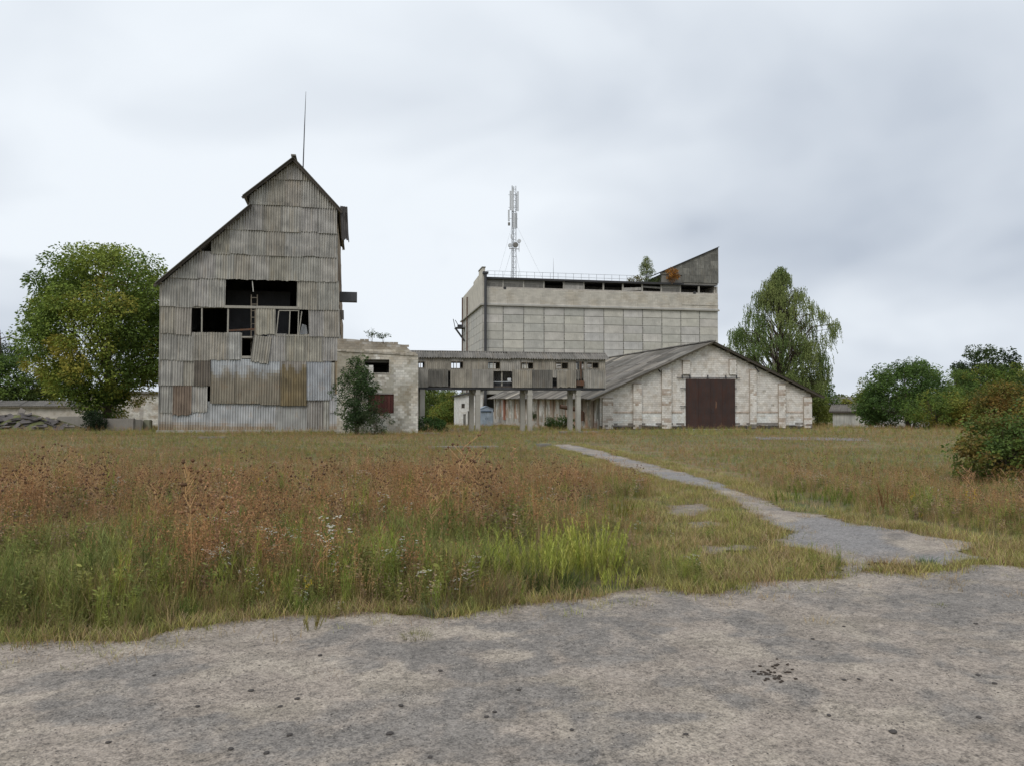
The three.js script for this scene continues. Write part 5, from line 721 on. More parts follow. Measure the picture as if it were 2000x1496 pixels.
makeTree('dark_tree', 'tall dark tree topping the shrubs at the right edge', 'tree', P3(1932, 112), { seed: 724, h: 11.4, w: 8, base: 1.5, clumps: 110, leaves: 16000, cr: 1.0, leaf: 0.3, trunk: 0.25, hues: [[0.03, 0.05, 0.02], [0.045, 0.075, 0.024], [0.07, 0.1, 0.03]] });
makeTree('dark_tree', 'dark narrow conical tree left of the tall right edge tree', 'tree', P3(1886, 118), { seed: 725, h: 9.3, w: 3.6, base: 0.5, clumps: 60, leaves: 8000, cr: 0.7, leaf: 0.26, trunk: 0.2, hues: [[0.022, 0.035, 0.02], [0.032, 0.05, 0.024]], prof: (t) => 1.1 - 0.8 * t });
makeTree('dark_tree', 'thin topped tree at the far right edge behind the yellow thicket', 'tree', P3(1985, 116), { seed: 726, h: 8.8, w: 4.5, base: 0.5, clumps: 50, leaves: 6000, cr: 0.8, leaf: 0.27, trunk: 0.2, hues: [[0.03, 0.05, 0.022], [0.06, 0.08, 0.03]] });
[[1880, 74, 5.4, 4.2, 'green bush right behind the big bush', GREEN.concat(YELLOW)], [1925, 70, 5.6, 4.2, 'tall yellowish green bush in the right hand thicket', YELLOW], [1985, 63, 5.0, 4.4, 'bright yellow green bush at the right edge', [[0.07, 0.13, 0.02], [0.13, 0.18, 0.026], [0.2, 0.17, 0.03]]], [2040, 60, 5.4, 5, 'green bush just past the right edge', OLIVE], [1910, 58, 2.6, 3.6, 'low green bush with russet leaves before the thicket', RUST], [1960, 54, 3.2, 3.6, 'russet and green bush under the bright yellow bush', RUST]].forEach(([u, D, h, w, label, hues], i) => makeTree('thicket_bush', label, 'bush', P3(u, D), { seed: 731 + i, h, w, base: 0.05, clumps: 80, leaves: 12000, cr: 0.6, leaf: 0.14, trunk: 0.06, stems: 4, hues, hueScale: 1.6, prof: (t) => 1.05 - 0.4 * t }));
makeTree('russet_shrub', 'near russet and green shrub at the right edge of the meadow', 'shrub', P3(1966, 15.2), { seed: 741, h: 1.4, w: 2.1, base: 0.0, clumps: 150, leaves: 14000, cr: 0.2, leaf: 0.055, trunk: 0.03, stems: 7, hues: [[0.08, 0.13, 0.028], [0.12, 0.17, 0.035], [0.15, 0.17, 0.035], [0.21, 0.14, 0.035]], hueScale: 0.35, prof: (t) => 1.05 - 0.35 * t, aspect: 0.7 });
makeTree('russet_shrub', 'larger green russet shrub leaving the frame at the right edge', 'shrub', P3(2070, 16.5), { seed: 742, h: 1.75, w: 2.4, base: 0.0, clumps: 120, leaves: 14000, cr: 0.28, leaf: 0.06, trunk: 0.035, stems: 6, hues: [[0.08, 0.13, 0.028], [0.12, 0.17, 0.035], [0.16, 0.18, 0.035], [0.24, 0.17, 0.035]], hueScale: 0.4, prof: (t) => 1.05 - 0.35 * t, aspect: 0.7 });
// between warehouse and shed
[[1596, 92, 4.4, 3.4, 'green bush against the right end of the warehouse', OLIVE], [1614, 100, 6.0, 3.2, 'slender sapling tree rising right of the warehouse', GREEN], [1650, 120, 4.2, 6, 'pale bush in front of the distant barn', YELLOW], [1690, 110, 4.6, 5, 'green bush between distant barn and big bush', OLIVE]].forEach(([u, D, h, w, label, hues], i) => makeTree('thicket_bush', label, 'bush', P3(u, D), { seed: 751 + i, h, w, base: 0.1, clumps: 50, leaves: 6000, cr: 0.65, leaf: 0.2, trunk: 0.06, stems: 2, hues, prof: (t) => 1.1 - 0.7 * t }));
makeTree('small_bush', 'dark little bush growing against the small shed wall', 'bush', P3(1705, 69.5), { seed: 757, h: 1.9, w: 1.6, base: 0.0, clumps: 25, leaves: 2500, cr: 0.35, leaf: 0.12, trunk: 0.03, stems: 3, hues: GREEN });
// behind the bridge
[[832, 128, 6.2, 6.5, 'leftmost bush seen under the bridge', OLIVE], [862, 134, 6.0, 6, 'second bush from the left under the bridge', GREEN], [890, 130, 5.4, 5.5, 'bush under the bridge next to the white lean-to', OLIVE], [805, 138, 6.4, 6, 'bush behind the annex corner under the bridge', GREEN], [875, 118, 3.4, 4.5, 'low yellow green bush under the bridge', YELLOW]].forEach(([u, D, h, w, label, hues], i) => makeTree('thicket_bush', label, 'bush', P3(u, D), { seed: 761 + i, h, w, base: 0.0, clumps: 70, leaves: 8000, cr: 0.9, leaf: 0.24, trunk: 0.07, stems: 3, hues, prof: (t) => 1.05 - 0.35 * t }));
// around the annex
makeTree('annex_shrub', 'dark leafy shrub growing in front of the brick annex', 'shrub', P3(699, 44.8), { seed: 771, h: 4.5, w: 2.5, base: 0.0, clumps: 90, leaves: 11500, cr: 0.36, leaf: 0.12, trunk: 0.05, stems: 6, hues: [[0.04, 0.075, 0.024], [0.065, 0.11, 0.03], [0.10, 0.14, 0.05]], prof: (t) => t < 0.35 ? 0.8 : 1.0 - 0.45 * (t - 0.35), aspect: 0.4 });
makeTree('annex_shrub', 'low grey green shrub at the foot of the annex shutter', 'shrub', P3(730, 44.6), { seed: 772, h: 1.5, w: 1.9, base: 0.0, clumps: 36, leaves: 3000, cr: 0.26, leaf: 0.1, trunk: 0.02, stems: 5, hues: [[0.06, 0.085, 0.035], [0.11, 0.13, 0.06]], aspect: 0.35 });
makeTree('nettle_clump', 'green nettle clump at the right foot of the annex', 'shrub', P3(836, 48.5), { seed: 773, h: 0.95, w: 2.4, base: 0.0, clumps: 36, leaves: 4000, cr: 0.26, leaf: 0.09, trunk: 0.012, stems: 8, hues: [[0.035, 0.075, 0.014], [0.06, 0.12, 0.02]] });
makeTree('nettle_clump', 'green nettle clump at the foot of the warehouse side wall', 'shrub', P3(1098, 57.5), { seed: 774, h: 0.85, w: 2.6, base: 0.0, clumps: 30, leaves: 3200, cr: 0.26, leaf: 0.09, trunk: 0.012, stems: 8, hues: [[0.04, 0.085, 0.014], [0.07, 0.13, 0.02]] });
makeTree('climbing_vine', 'green vine climbing the warehouse side wall behind the posts', 'vine', P3(1063, 77), { seed: 775, h: 2.5, w: 2.4, base: 0.0, clumps: 34, leaves: 3600, cr: 0.3, leaf: 0.11, trunk: 0.02, stems: 4, hues: [[0.04, 0.07, 0.02], [0.075, 0.11, 0.03]] });
makeTree('dark_shrub', 'dark ivy covered shrub beside the grey concrete slab', 'shrub', P3(182, 52.2), { seed: 776, h: 1.35, w: 1.3, base: 0.0, clumps: 26, leaves: 3000, cr: 0.3, leaf: 0.1, trunk: 0.02, stems: 3, hues: [[0.018, 0.035, 0.012], [0.03, 0.055, 0.016]] });
// saplings on roofs
{ const p = roofSpot;
  makeTree('roof_birch', 'young birch growing on the elevator roof', 'tree', p(1263, -2), { seed: 781, h: 4.8, w: 3.0, base: 0.2, clumps: 95, leaves: 3800, cr: 0.3, leaf: 0.15, trunk: 0.05, hues: [[0.16, 0.21, 0.09], [0.26, 0.29, 0.13]], prof: (t) => 1.15 - 0.95 * t });
  makeTree('roof_birch', 'low yellow sapling at the foot of the roof birch', 'tree', p(1245, -1), { seed: 782, h: 1.2, w: 2.6, base: 0, clumps: 18, leaves: 1000, cr: 0.35, leaf: 0.16, trunk: 0.03, hues: [[0.16, 0.15, 0.04], [0.26, 0.19, 0.04]] });
  makeTree('roof_birch', 'low green sapling between roof birch and head house', 'tree', p(1283, -1), { seed: 783, h: 1.3, w: 2.2, base: 0, clumps: 18, leaves: 1000, cr: 0.35, leaf: 0.16, trunk: 0.03, hues: [[0.07, 0.10, 0.03], [0.13, 0.13, 0.04]] });
  makeTree('roof_maple', 'orange leaved sapling against the sloping head house', 'tree', p(1313, 0.55), { seed: 784, h: 2.5, w: 1.9, base: 0.3, clumps: 22, leaves: 1200, cr: 0.36, leaf: 0.17, trunk: 0.04, hues: [[0.36, 0.16, 0.03], [0.48, 0.24, 0.05]] });
  const a = gp(735, 846); for (const [du, h, w2, s, lab] of [[0, 0.75, 0.75, 785, 'sparse weed on the annex parapet'], [22, 0.5, 0.6, 786, 'smaller sparse weed on the annex parapet edge']]) { const q = at(726 + du, 664 + du * 0.12, 46.7); makeTree('parapet_weed', lab, 'weed', q, { seed: s, h, w: w2, base: 0.15, clumps: 14, leaves: 170, cr: 0.13, leaf: 0.09, trunk: 0.012, stems: 3, hues: [[0.05, 0.08, 0.03], [0.09, 0.12, 0.05]] }); } }
console.log('trees done');

// ------------------------------------------------------------------ meadow plants: a few forms of each kind, strewn over the meadow
function blade(b, x, z, h, lean, az, w, col, curl = 0.6, y0 = 0) {
  const c = Math.cos(az), s = Math.sin(az), px = -s * w / 2, pz = c * w / 2, n = 3; let prev = null;
  for (let i = 0; i <= n; i++) { const t = i / n, o = lean * h * (t * (1 - curl) + curl * t * t), y = y0 + h * t * (1 - 0.25 * lean * curl * t), k = 1 - t * 0.9; const q = [[x + c * o + px * k, y, z + s * o + pz * k], [x + c * o - px * k, y, z + s * o - pz * k]]; if (prev) { if (i < n) b.quad(prev[0], prev[1], q[1], q[0], col); else b.tri(prev[0], prev[1], [x + c * o, y, z + s * o], col); } prev = q; }
}
const vary = (r, c, k = 0.3) => { const f = 1 - k + 2 * k * r(); return [c[0] * f * (0.94 + 0.12 * r()), c[1] * f, c[2] * f * (0.9 + 0.2 * r())]; };
function stemTop(b, r, x, z, h, lean, az, w, col) { blade(b, x, z, h, lean, az, w, col, 0.3); return [x + Math.cos(az) * lean * h, h * (1 - 0.075 * lean), z + Math.sin(az) * lean * h]; }
const forms = {
  tuft: (r) => { const b = new B(); for (let i = 0; i < 30; i++) blade(b, 0.09 * gauss(r), 0.09 * gauss(r), 0.18 + 0.28 * r(), 0.2 + 0.7 * r(), r() * 6.28, 0.004 + 0.004 * r(), vary(r, W3, 0.35)); return b; },
  turf: (r) => { const b = new B(); for (let i = 0; i < 34; i++) blade(b, 0.11 * gauss(r), 0.11 * gauss(r), 0.04 + 0.09 * r(), 0.3 + 0.9 * r(), r() * 6.28, 0.004 + 0.003 * r(), vary(r, W3, 0.35)); return b; },
  stalks: (r) => { const b = new B(); for (let i = 0; i < 9; i++) { const az = r() * 6.28, h = 0.38 + 0.34 * r(), c = vary(r, [1, 0.9, 0.8], 0.3), x = 0.08 * gauss(r), z = 0.08 * gauss(r), t = stemTop(b, r, x, z, h, 0.12 + 0.2 * r(), az, 0.004, c); for (let k = 0; k < 14; k++) { const f = 0.62 + 0.34 * r(); leafTo(b, lerp(x, t[0], f), h * f, lerp(z, t[2], f), gauss(r), 0.6 + r(), gauss(r), 0.014 + 0.018 * r(), 0.009, r, vary(r, [1.15, 0.95, 0.8], 0.35)); } } return b; },
  dock: (r) => { const b = new B(); for (let i = 0; i < 3; i++) { const az = r() * 6.28, h = 0.5 + 0.3 * r(), x = 0.05 * gauss(r), z = 0.05 * gauss(r), t = stemTop(b, r, x, z, h, 0.1 + 0.12 * r(), az, 0.006, [0.8, 0.7, 0.6]); for (let s = 0; s < 5; s++) { const f0 = 0.55 + 0.09 * s, a = r() * 6.28, l = 0.14 * (1.1 - 0.15 * s); for (let k = 0; k < 11; k++) { const q = r(), f = f0 + 0.12 * q; leafTo(b, lerp(x, t[0], f) + Math.cos(a) * l * q * 0.5, h * f + 0.03 * r(), lerp(z, t[2], f) + Math.sin(a) * l * q * 0.5, gauss(r), gauss(r), gauss(r), 0.012 + 0.010 * r(), 0.010, r, vary(r, [1.1, 0.85, 0.7], 0.4)); } } } return b; },
  knob: (r) => { const b = new B(); for (let i = 0; i < 4; i++) { const az = r() * 6.28, h = 0.45 + 0.32 * r(), x = 0.06 * gauss(r), z = 0.06 * gauss(r), t = stemTop(b, r, x, z, h, 0.15 * r(), az, 0.005, [1.6, 1.4, 1.1]); for (let k = 0; k < 6; k++) { const a = r() * 6.28, l = 0.03 + 0.08 * r(), y = t[1] * (0.8 + 0.22 * r()), q = [t[0] + Math.cos(a) * l, y + 0.02, t[2] + Math.sin(a) * l], s = 0.008 + 0.007 * r(), c = vary(r, [0.55, 0.42, 0.35], 0.4); b.bar([t[0], y - 0.06, t[2]], q, 0.0025, 0.0025, [1.5, 1.3, 1]); const N = [q[0], q[1] + s, q[2]], S2 = [q[0], q[1] - s, q[2]], e = [[s, 0], [0, s], [-s, 0], [0, -s]].map(([u, v]) => [q[0] + u, q[1], q[2] + v]); for (let m = 0; m < 4; m++) { b.tri(e[m], N, e[(m + 1) % 4], c); b.tri(e[m], e[(m + 1) % 4], S2, c); } } } return b; },
  forb: (r) => { const b = new B(); for (let i = 0; i < 4; i++) { const az = r() * 6.28, h = 0.25 + 0.25 * r(), x = 0.07 * gauss(r), z = 0.07 * gauss(r), t = stemTop(b, r, x, z, h, 0.25 * r(), az, 0.005, [0.9, 0.8, 0.7]); for (let k = 0; k < 18; k++) { const f = 0.15 + 0.85 * r(), a = r() * 6.28; leafTo(b, lerp(x, t[0], f), h * f, lerp(z, t[2], f), Math.cos(a), 0.5, Math.sin(a), 0.04 + 0.04 * r(), 0.014 + 0.012 * r(), r, vary(r, W3, 0.35)); } } return b; },
  feather: (r) => { const b = new B(); for (let i = 0; i < 5; i++) { const az = r() * 6.28, h = 0.35 + 0.3 * r(), x = 0.06 * gauss(r), z = 0.06 * gauss(r), t = stemTop(b, r, x, z, h, 0.2 * r(), az, 0.005, [0.8, 0.8, 0.8]); for (let k = 0; k < 46; k++) { const f = 0.12 + 0.88 * r(), a = r() * 6.28; blade(b, lerp(x, t[0], f), lerp(z, t[2], f), 0.05 + 0.06 * r(), 0.5 + 0.6 * r(), a, 0.004, vary(r, W3, 0.35), 0.5, h * f - 0.02); } } return b; },
  daisy: (r) => { const b = new B(); for (let i = 0; i < 6; i++) { const az = r() * 6.28, h = 0.3 + 0.25 * r(), x = 0.09 * gauss(r), z = 0.09 * gauss(r), t = stemTop(b, r, x, z, h, 0.25 * r(), az, 0.004, [0.14, 0.17, 0.05]); for (let k = 0; k < 10; k++) { const f = 0.1 + 0.8 * r(), a = r() * 6.28; leafTo(b, lerp(x, t[0], f), h * f, lerp(z, t[2], f), Math.cos(a), 0.6, Math.sin(a), 0.05, 0.01, r, vary(r, [0.12, 0.16, 0.04], 0.3)); } for (let k = 0; k < 4; k++) { const o = [t[0] + 0.03 * gauss(r), t[1] + 0.015 * gauss(r), t[2] + 0.03 * gauss(r)]; for (let p = 0; p < 6; p++) { const a = p / 6 * 6.28 + r(); b.tri([o[0], o[1], o[2]], [o[0] + 0.011 * Math.cos(a), o[1] + 0.006, o[2] + 0.011 * Math.sin(a)], [o[0] + 0.011 * Math.cos(a + 0.9), o[1] + 0.006, o[2] + 0.011 * Math.sin(a + 0.9)], vary(r, [0.62, 0.60, 0.52], 0.15)); } } } return b; },
  goldenrod: (r) => { const b = new B(); for (let i = 0; i < 4; i++) { const h = 0.4 + 0.25 * r(), x = 0.05 * gauss(r), z = 0.05 * gauss(r), t = stemTop(b, r, x, z, h, 0.2 * r(), r() * 6.28, 0.005, [0.1, 0.12, 0.03]); for (let k = 0; k < 12; k++) { const f = 0.1 + 0.7 * r(), a = r() * 6.28; leafTo(b, lerp(x, t[0], f), h * f, lerp(z, t[2], f), Math.cos(a), 0.5, Math.sin(a), 0.05, 0.012, r, vary(r, [0.10, 0.14, 0.03], 0.3)); } for (let k = 0; k < 16; k++) { const f = 0.8 + 0.2 * r(); leafTo(b, lerp(x, t[0], f), h * f, lerp(z, t[2], f), gauss(r), 0.3, gauss(r), 0.03, 0.014, r, vary(r, [0.5, 0.36, 0.03], 0.3)); } } return b; },
};
const kinds = {}; let fs = 900;
function kind(key, form, n, name, label, category) { kinds[key] = { geos: Array.from({ length: n }, () => forms[form](rng(fs++)).geo()), put: Array.from({ length: n }, () => []), name, label, category }; }
kind('green', 'tuft', 4, 'green_grass', 'green and yellow green grass along the road edge', 'grass'); kind('dry', 'tuft', 4, 'dry_grass', 'tan and straw coloured dry grass across the meadow', 'grass');
kind('turf', 'turf', 3, 'short_turf', 'short trodden grass beside the footpath', 'grass'); kind('stalk', 'stalks', 5, 'red_brown_weeds', 'red brown seeding weeds filling the meadow', 'weeds');
kind('dock', 'dock', 4, 'rust_brown_dock', 'rust brown dock stalks scattered in the meadow', 'weeds'); kind('knob', 'knob', 4, 'dark_seed_heads', 'dark round seed heads on thin brown stems', 'weeds');
kind('forb', 'forb', 4, 'leafy_herbs', 'low leafy green herbs between the grasses', 'herbs'); kind('feather', 'feather', 4, 'feathery_weeds', 'feathery yellow green weeds near the road', 'weeds');
kind('daisy', 'daisy', 3, 'white_wildflowers', 'small white wildflowers dotted through the meadow', 'flowers'); kind('gold', 'goldenrod', 2, 'yellow_wildflowers', 'yellow goldenrod flowers in the meadow', 'flowers');
const mr = rng(4242), mtx = new THREE.Matrix4(), quat = new THREE.Quaternion(), eul = new THREE.Euler();
function plant(key, x, z, s, col, sy = 1) { const k = kinds[key], i = Math.floor(mr() * k.geos.length); eul.set(0.12 * gauss(mr), mr() * 6.2832, 0.12 * gauss(mr)); quat.setFromEuler(eul); mtx.compose(new THREE.Vector3(x, gh(x, z) - 0.01, z), quat, new THREE.Vector3(s, s * sy, s)); k.put[i].push([...mtx.elements, ...col]); }
const cG = () => vary(mr, mix3([0.23, 0.24, 0.06], [0.41, 0.365, 0.12], mr()), 0.25), cD = () => vary(mr, mix3([0.40, 0.305, 0.16], [0.33, 0.22, 0.11], mr()), 0.25), cR = () => vary(mr, mix3([0.29, 0.19, 0.105], [0.37, 0.27, 0.155], mr()), 0.25), cK = () => vary(mr, [0.34, 0.25, 0.16], 0.3), cH = () => vary(mr, mix3([0.16, 0.195, 0.05], [0.27, 0.27, 0.08], mr()), 0.25), cF = () => vary(mr, mix3([0.22, 0.27, 0.05], [0.32, 0.34, 0.07], mr()), 0.2);
const clumpSpots = [[1048, 1138, 0.42], [1158, 1128, 0.36], [1203, 1148, 0.25], [608, 1236, 0.1], [1590, 985, 0.6], [1215, 1020, 0.3]].map(([u, v, k]) => { const p = gp(u, v); return [p.x, p.z, k]; });
for (const [d0, d1, dens] of [[4.4, 7, 330], [7, 10, 240], [10, 16, 150], [16, 28, 85], [28, 47, 42]]) {
  const area = 0.72 * (d1 * d1 - d0 * d0) + 3 * (d1 - d0), n = Math.round(dens * area);
  for (let i = 0; i < n; i++) {
    const D = Math.sqrt(lerp(d0 * d0, d1 * d1, mr())), x = (mr() * 2 - 1) * (0.72 * D + 1.5), z = -D;
    const rd = -roadIn(x, z); if (rd < -0.02 && mr() > (rd > -0.5 ? 0.05 : 0.0006)) continue; if (built(x, z)) continue;
    const pd = -Math.max(pathIn(x, z), bareIn(x, z)); const fringe = (pd < 0.02 && pd > -0.3) || (rd < -0.02 && rd > -0.5); if (pd < 0.02 && !(fringe && mr() < 0.1)) continue;
    const low = inPoly(lowPoly, x, z) ? 1 : 0, right = x > 0.09 * D - 0.4 + (D > 12 ? 1.2 : 0) && pd < 30 && x > -2 + D * 0.1;
    let hgt = Math.min(lerp(0.35, 1, ss(0, 0.75, rd)), lerp(0.22, 1, ss(0.05, 1.5, pd))) * (low ? 0.42 : 1); if (low && mr() < 0.14 && fbm(x * 1.7, z * 1.7, 2, 0, 91) > 0.5) hgt = 0.6; const g = greenish(x, z), n1 = fbm(x * 0.5 + 20, z * 0.5, 3, 0, 221), n2 = fbm(x * 0.9, z * 0.9 + 40, 3, 0, 223);
    const near = 0.85 * ss(3.4, 0.6, rd + 2.2 * (n1 - 0.5) + 3.2 * (n2 - 0.5) + 0.1), sc = (0.65 + 0.45 * mr()), n3 = fbm(x * 1.4 + 60, z * 1.4, 3, 0, 227), n4 = fbm(x * 1.1 + 90, z * 1.1 + 3, 3, 0, 229), far0 = lerp(0.92, 0.38, ss(6.5, 22, D)) * (0.25 + 0.5 * n2 + 1.0 * n3), green = clamp(0.85 * near + lerp(0.2, 0.1, ss(9, 18, D)) + 0.26 * ss(0.46, 0.6, g) + (low ? 0.15 : 0));
    if (n3 < 0.44 && rd > 0.5 && mr() < 0.45) continue;
    const hs = sc * hgt * far0 * (right ? 0.82 : 1), far = ss(20, 34, D), q = mr();
    if (clumpSpots.some(([cx, cz, cr]) => Math.hypot(x - cx, (z - cz - 0.12) * 0.8) < cr && mr() < 0.85)) continue;
    if (fringe) { plant('turf', x, z, sc * 0.8, mr() < 0.4 ? cG() : cD()); continue; }
    if (hgt < 0.5 && mr() < 0.75) { plant('turf', x, z, sc * 1.1, mr() < 0.55 ? cG() : cD()); continue; }
    if (mr() < green) { if (q < 0.42) plant('green', x, z, hs, mr() < 0.78 ? cG() : cD()); else if (q < 0.66) plant('forb', x, z, hs * 0.8, cH()); else if (q < 0.86 - 0.1 * (1 - near)) plant('feather', x, z, hs * (0.7 + 0.5 * mr()), n2 > 0.5 ? cF() : cH()); else if (q < 0.885 && n2 > 0.56 && mr() < 0.6) plant('daisy', x, z, hs * 0.9, W3); else plant('dry', x, z, hs, cD()); }
    else { if (D < 26 && mr() < 0.02) { plant(mr() < 0.5 ? 'knob' : 'dock', x, z, hs * 1.35, cK()); continue; } const red = clamp((right ? 0.25 : lerp(0.5, 0.25, far)) * (0.5 + 0.9 * n1) * (n4 > 0.54 ? 1.7 : n4 < 0.46 ? 0.45 : 1)); if (n4 < 0.45 && mr() < 0.45) { plant(mr() < 0.6 ? 'forb' : 'dry', x, z, hs * 0.9, mr() < 0.5 ? cH() : cK()); continue; } if (q < 0.34) plant('dry', x, z, hs * (D > 20 ? 0.85 : 1.1), mr() < 0.74 ? cD() : cG()); else if (q < 0.34 + 0.36 * red) plant('stalk', x, z, hs, cR()); else if (q < 0.34 + 0.5 * red) plant('dock', x, z, hs * 0.95, cR()); else if (q < 0.72) plant('stalk', x, z, hs * 0.92, mr() < 0.75 ? cD() : cK()); else if (q < 0.755) plant('knob', x, z, hs, cK()); else if (q < 0.955) plant('forb', x, z, hs * 0.9, mr() < 0.7 ? cH() : cK()); else if (q < 0.975) plant('daisy', x, z, hs, W3); else if (q < 0.982 && n2 > 0.52) plant('gold', x, z, hs, W3); else plant('green', x, z, hs, cG()); }
  }
}
for (let i = 0; i < 26000; i++) {                                // shorter growth round and behind the buildings
  const D = lerp(44, 135, Math.pow(mr(), 1.3)), x = (mr() * 2 - 1) * (0.75 * D + 2), z = -D; if (built(x, z)) continue; const q = mr(), s = 0.55 + 0.5 * mr(), g = greenish(x, z);
  if (D > 70 && x > -0.08 * D && x < 0.26 * D) { if (D > 115) continue; }
  if (q < 0.62) plant('dry', x, z, s * 0.8, mr() < 0.5 + (g > 0.5 ? -0.3 : 0.1) ? cD() : cG()); else if (q < 0.85) plant('stalk', x, z, s * 0.8, mr() < 0.35 ? cR() : cD()); else plant('forb', x, z, s * 0.8, cH());
}
for (const k of Object.values(kinds)) k.geos.forEach((geo, i) => {
  const a = k.put[i]; if (!a.length) return; const m = new THREE.InstancedMesh(geo, M.grass, a.length), c = new THREE.Color();
  a.forEach((e, j) => { mtx.fromArray(e); m.setMatrixAt(j, mtx); m.setColorAt(j, c.setRGB(e[16], e[17], e[18])); });
  m.name = uniq(k.name); m.castShadow = m.receiveShadow = true; tag(m, k.label, k.category, k.label, 'stuff'); scene.add(m);
});
console.log('meadow', Object.entries(kinds).map(([n, k]) => n + ' ' + k.put.reduce((s, a) => s + a.length, 0)).join(', '));

// ------------------------------------------------------------------ single plants that stand out
function weedClump(label, u, v, h, w, n, c0, c1, seed) {         // upright stems thick with narrow leaves
  const r = rng(seed), g = thing('bright_weed_clump', label, 'weed', gp(u, v)), st = new B(), fo = new B();
  for (let i = 0; i < n; i++) {
    const a = r() * 6.28, rad = w / 2 * Math.sqrt(r()), x = Math.cos(a) * rad, z = Math.sin(a) * rad * 0.7, hh = h * (0.55 + 0.45 * r()) * (1 - 0.35 * (rad / (w / 2)) ** 2), az = a + gauss(r) * 0.6, lean = 0.10 + 0.32 * r(), c = vary(r, mix3(c0, c1, r()), 0.2);
    const t = stemTop(st, r, x, z, hh, lean, az, 0.006, mul3(c, 0.8));
    const nl = Math.round(hh * 115); for (let k = 0; k < nl; k++) { const f = 0.18 + 0.82 * Math.pow(r(), 0.8), q = r() * 6.28, l = (0.075 - 0.045 * f) * (0.7 + 0.7 * r()); blade(fo, lerp(x, t[0], f), lerp(z, t[2], f), l, 0.4 + 0.5 * r(), q, 0.0055, vary(r, c, 0.28), 0.4, hh * f - 0.01); }
  }
  part(g, 'stems', st.geo(), M.grass); part(g, 'foliage', fo.geo(), M.grass); return g;
}
const Y0 = [0.33, 0.37, 0.07], Y1 = [0.50, 0.49, 0.12];
weedClump('bright yellow green weed clump, wide one at the left of the pair', 1050, 1138, 0.52, 0.72, 105, Y0, Y1, 2001);
weedClump('bright yellow green weed clump, tall one at the right of the pair', 1158, 1128, 0.6, 0.5, 78, Y0, Y1, 2002);
weedClump('low bright green weed clump at the right foot of the tall one', 1203, 1148, 0.26, 0.3, 22, Y0, Y1, 2003);
weedClump('small yellow green weed patch behind the bright pair', 1215, 1020, 0.38, 0.5, 26, [0.16, 0.17, 0.03], [0.26, 0.23, 0.04], 2004);
weedClump('pale yellow flowering weed standing alone on the road edge', 608, 1236, 0.19, 0.09, 9, [0.28, 0.25, 0.09], [0.38, 0.32, 0.12], 2005);
weedClump('yellow green weed patch beside the footpath bend', 1590, 985, 0.34, 1.3, 46, [0.10, 0.16, 0.022], [0.18, 0.22, 0.03], 2006);
weedClump('dull yellow weed patch at the left end of the road edge', 60, 1195, 0.3, 0.5, 30, [0.15, 0.17, 0.03], [0.24, 0.22, 0.04], 2007);
weedClump('rusty bushy weed standing right of the footpath', 1735, 1000, 0.45, 0.4, 26, [0.20, 0.10, 0.04], [0.26, 0.15, 0.06], 2008);
function grassClump(label, u, v, h, w, n, c, seed, wid = 0.007) { const r = rng(seed), b = new B(); for (let i = 0; i < n; i++) { const a = r() * 6.28, rad = w / 2 * Math.sqrt(r()); blade(b, Math.cos(a) * rad, Math.sin(a) * rad, h * (0.5 + 0.7 * r()), 0.3 + 0.9 * r(), a + gauss(r) * 0.7, wid * (0.6 + 0.7 * r()), vary(r, c, 0.35)); } const m = solo('grass_clump', b.geo(), M.grass, label, 'grass clump'); m.position.copy(gp(u, v)); }
grassClump('small dry grass tuft growing alone out of the road', 812, 1251, 0.07, 0.18, 150, [0.20, 0.19, 0.07], 2101, 0.004);
grassClump('tiny brown tuft in the middle of the road', 645, 1325, 0.035, 0.16, 70, [0.20, 0.13, 0.07], 2102, 0.004);
grassClump('tiny green tuft on the right of the road', 1834, 1188, 0.04, 0.12, 70, [0.15, 0.16, 0.05], 2103, 0.004);
grassClump('grey green tuft where footpath meets road', 1810, 1103, 0.09, 0.2, 120, [0.10, 0.15, 0.09], 2104);
grassClump('blue green tuft at the meadow edge by the road', 852, 1205, 0.13, 0.22, 110, [0.17, 0.19, 0.12], 2105);
grassClump('arching long green grass left of the bright weed pair', 905, 1135, 0.42, 0.75, 420, [0.12, 0.165, 0.04], 2106, 0.008);
grassClump('dark arching grass at the foot of the bright weed pair', 1075, 1152, 0.25, 0.6, 300, [0.09, 0.12, 0.03], 2107, 0.007);
grassClump('fresh green tuft at the left of the road edge', 352, 1205, 0.15, 0.3, 170, [0.10, 0.18, 0.025], 2108);
grassClump('fresh green tuft beside the lone yellow weed', 585, 1195, 0.14, 0.3, 170, [0.12, 0.19, 0.03], 2109);
grassClump('straw coloured arching grass beside the lower bright weed', 945, 1180, 0.24, 0.5, 240, [0.24, 0.20, 0.09], 2110);
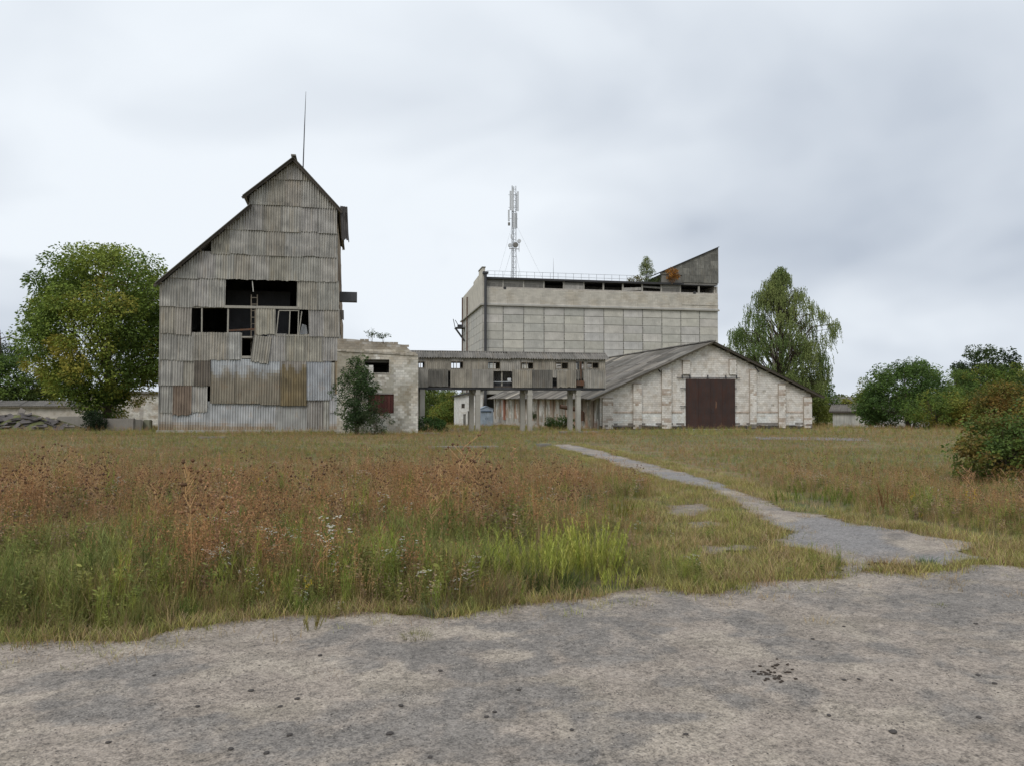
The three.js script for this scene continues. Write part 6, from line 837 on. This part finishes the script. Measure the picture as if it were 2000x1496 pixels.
// ------------------------------------------------------------------ stones and clods on the road
function pebble(seed, s) { const r = rng(seed), g = new THREE.IcosahedronGeometry(s, 1), p = g.attributes.position; for (let i = 0; i < p.count; i++) { const x = p.getX(i), y = p.getY(i), z = p.getZ(i), k = 0.72 + 0.56 * vnoise(x / s * 1.3 + seed, y / s * 1.3 + z / s * 0.9, 0, seed); p.setXYZ(i, x * k * 1.35, y * k * 0.42, z * k); } g.computeVertexNormals(); g.setAttribute('color', new THREE.Float32BufferAttribute(new Float32Array(p.count * 3).fill(1), 3)); return g; }
{
  const r = rng(3001), dark = mat(0.085, 0.075, 0.07, T.concrete), pale = mat(0.5, 0.47, 0.43, T.concrete), clod = mat(0.055, 0.04, 0.03, T.bark), gs = [0, 1, 2, 3].map((k) => pebble(3100 + k, 0.014));
  const set = (name, m, label, category, group, x, z, s) => { const q = new THREE.Mesh(gs[Math.floor(r() * 4)], m); q.name = uniq(name); q.castShadow = q.receiveShadow = true; tag(q, label, category, group); q.position.set(x, roadH(x, z) + 0.002 + 0.002 * s, z); q.scale.setScalar(s); q.rotation.y = r() * 6.28; scene.add(q); };
  for (const [u, v, s] of [[490, 1357, 1.5], [580, 1372, 1.3], [547, 1386, 1.2], [760, 1440, 1.7], [783, 1385, 1.4], [625, 1287, 1.2], [1013, 1356, 1.2], [950, 1408, 1.3], [1117, 1435, 1.1], [1745, 1438, 2.0], [1620, 1405, 1.3], [1911, 1326, 1.4], [1944, 1343, 1.3], [1913, 1412, 1.4], [1742, 1337, 1.0], [1649, 1228, 1.2], [1588, 1254, 1.2], [1907, 1224, 1.4], [1650, 1337, 1.1], [300, 1328, 1.1], [385, 1389, 1.2], [1340, 1440, 1.1], [565, 1441, 1.4], [520, 1478, 1.4], [450, 1472, 1.3], [1678, 1336, 1.0], [860, 1318, 1.3], [966, 1398, 1.1], [840, 1487, 1.3], [210, 1460, 1.2]]) { const p = gp(u, v); set('dark_stone', dark, 'small dark stone lying on the sandy road', 'stone', 'dark stones strewn on the road', p.x, p.z, s * 0.62); }
  for (let i = 0; i < 40; i++) { const a = r() * 6.28, q = Math.sqrt(r()), p = gp(1512 + 44 * Math.cos(a) * q + 16 * gauss(r), 1322 + 17 * Math.sin(a) * q + 7 * gauss(r)); set('dark_clod', clod, 'dark crumb of the clod heap on the road', 'clod', 'heap of dark clods on the right of the road', p.x, p.z, 0.3 + 0.45 * r()); }
  const n = 15000, gm = new THREE.InstancedMesh(gs[1], mat(1, 1, 1, T.concrete), n), c = new THREE.Color(); let j = 0;
  while (j < n) { const D = 2.6 + 5.4 * Math.pow(r(), 0.8), x = (r() * 2 - 1) * (0.7 * D + 1); if (roadIn(x, -D) < 0) continue; if (fbm(x * 1.3, D * 1.3, 3, 0, 333) < 0.42 && r() < 0.7) continue; const s = 0.1 + 0.3 * r() * r(); eul.set(0, r() * 6.28, 0); quat.setFromEuler(eul); mtx.compose(new THREE.Vector3(x, roadH(x, -D) + 0.0005, -D), quat, new THREE.Vector3(s, s, s)); gm.setMatrixAt(j, mtx); gm.setColorAt(j, c.setRGB(...mul3(r() < 0.45 ? [0.14, 0.125, 0.115] : [0.46, 0.42, 0.37], 0.6 + 0.8 * r()))); j++; }
  gm.name = uniq('gravel'); tag(gm, 'fine loose gravel strewn over the sandy road', 'gravel', null, 'stuff'); gm.castShadow = gm.receiveShadow = true; scene.add(gm);
}
{ // far wood closing the horizon
  const r = rng(5001), b = new B(); for (let i = 0; i < 14000; i++) { const x = (r() * 2 - 1) * 330, D = 235 + 25 * r(), h = (5 + 5 * fbm(x * 0.03, 3, 3, 0, 5)) * Math.sqrt(r()), c = mul3(mix3([0.04, 0.06, 0.025], [0.09, 0.10, 0.035], fbm(x * 0.06, h * 0.1, 3, 0, 8)), 0.7 + 0.5 * r()); leafTo(b, x, h - 0.9, -D, gauss(r), gauss(r), gauss(r), 1.5, 1.1, r, c); }
  solo('distant_wood', b.geo(), M.leaf, 'low band of distant woodland along the horizon', 'wood', null, 'stuff');
}
console.log('plants done');


renderer.render(scene, camera);
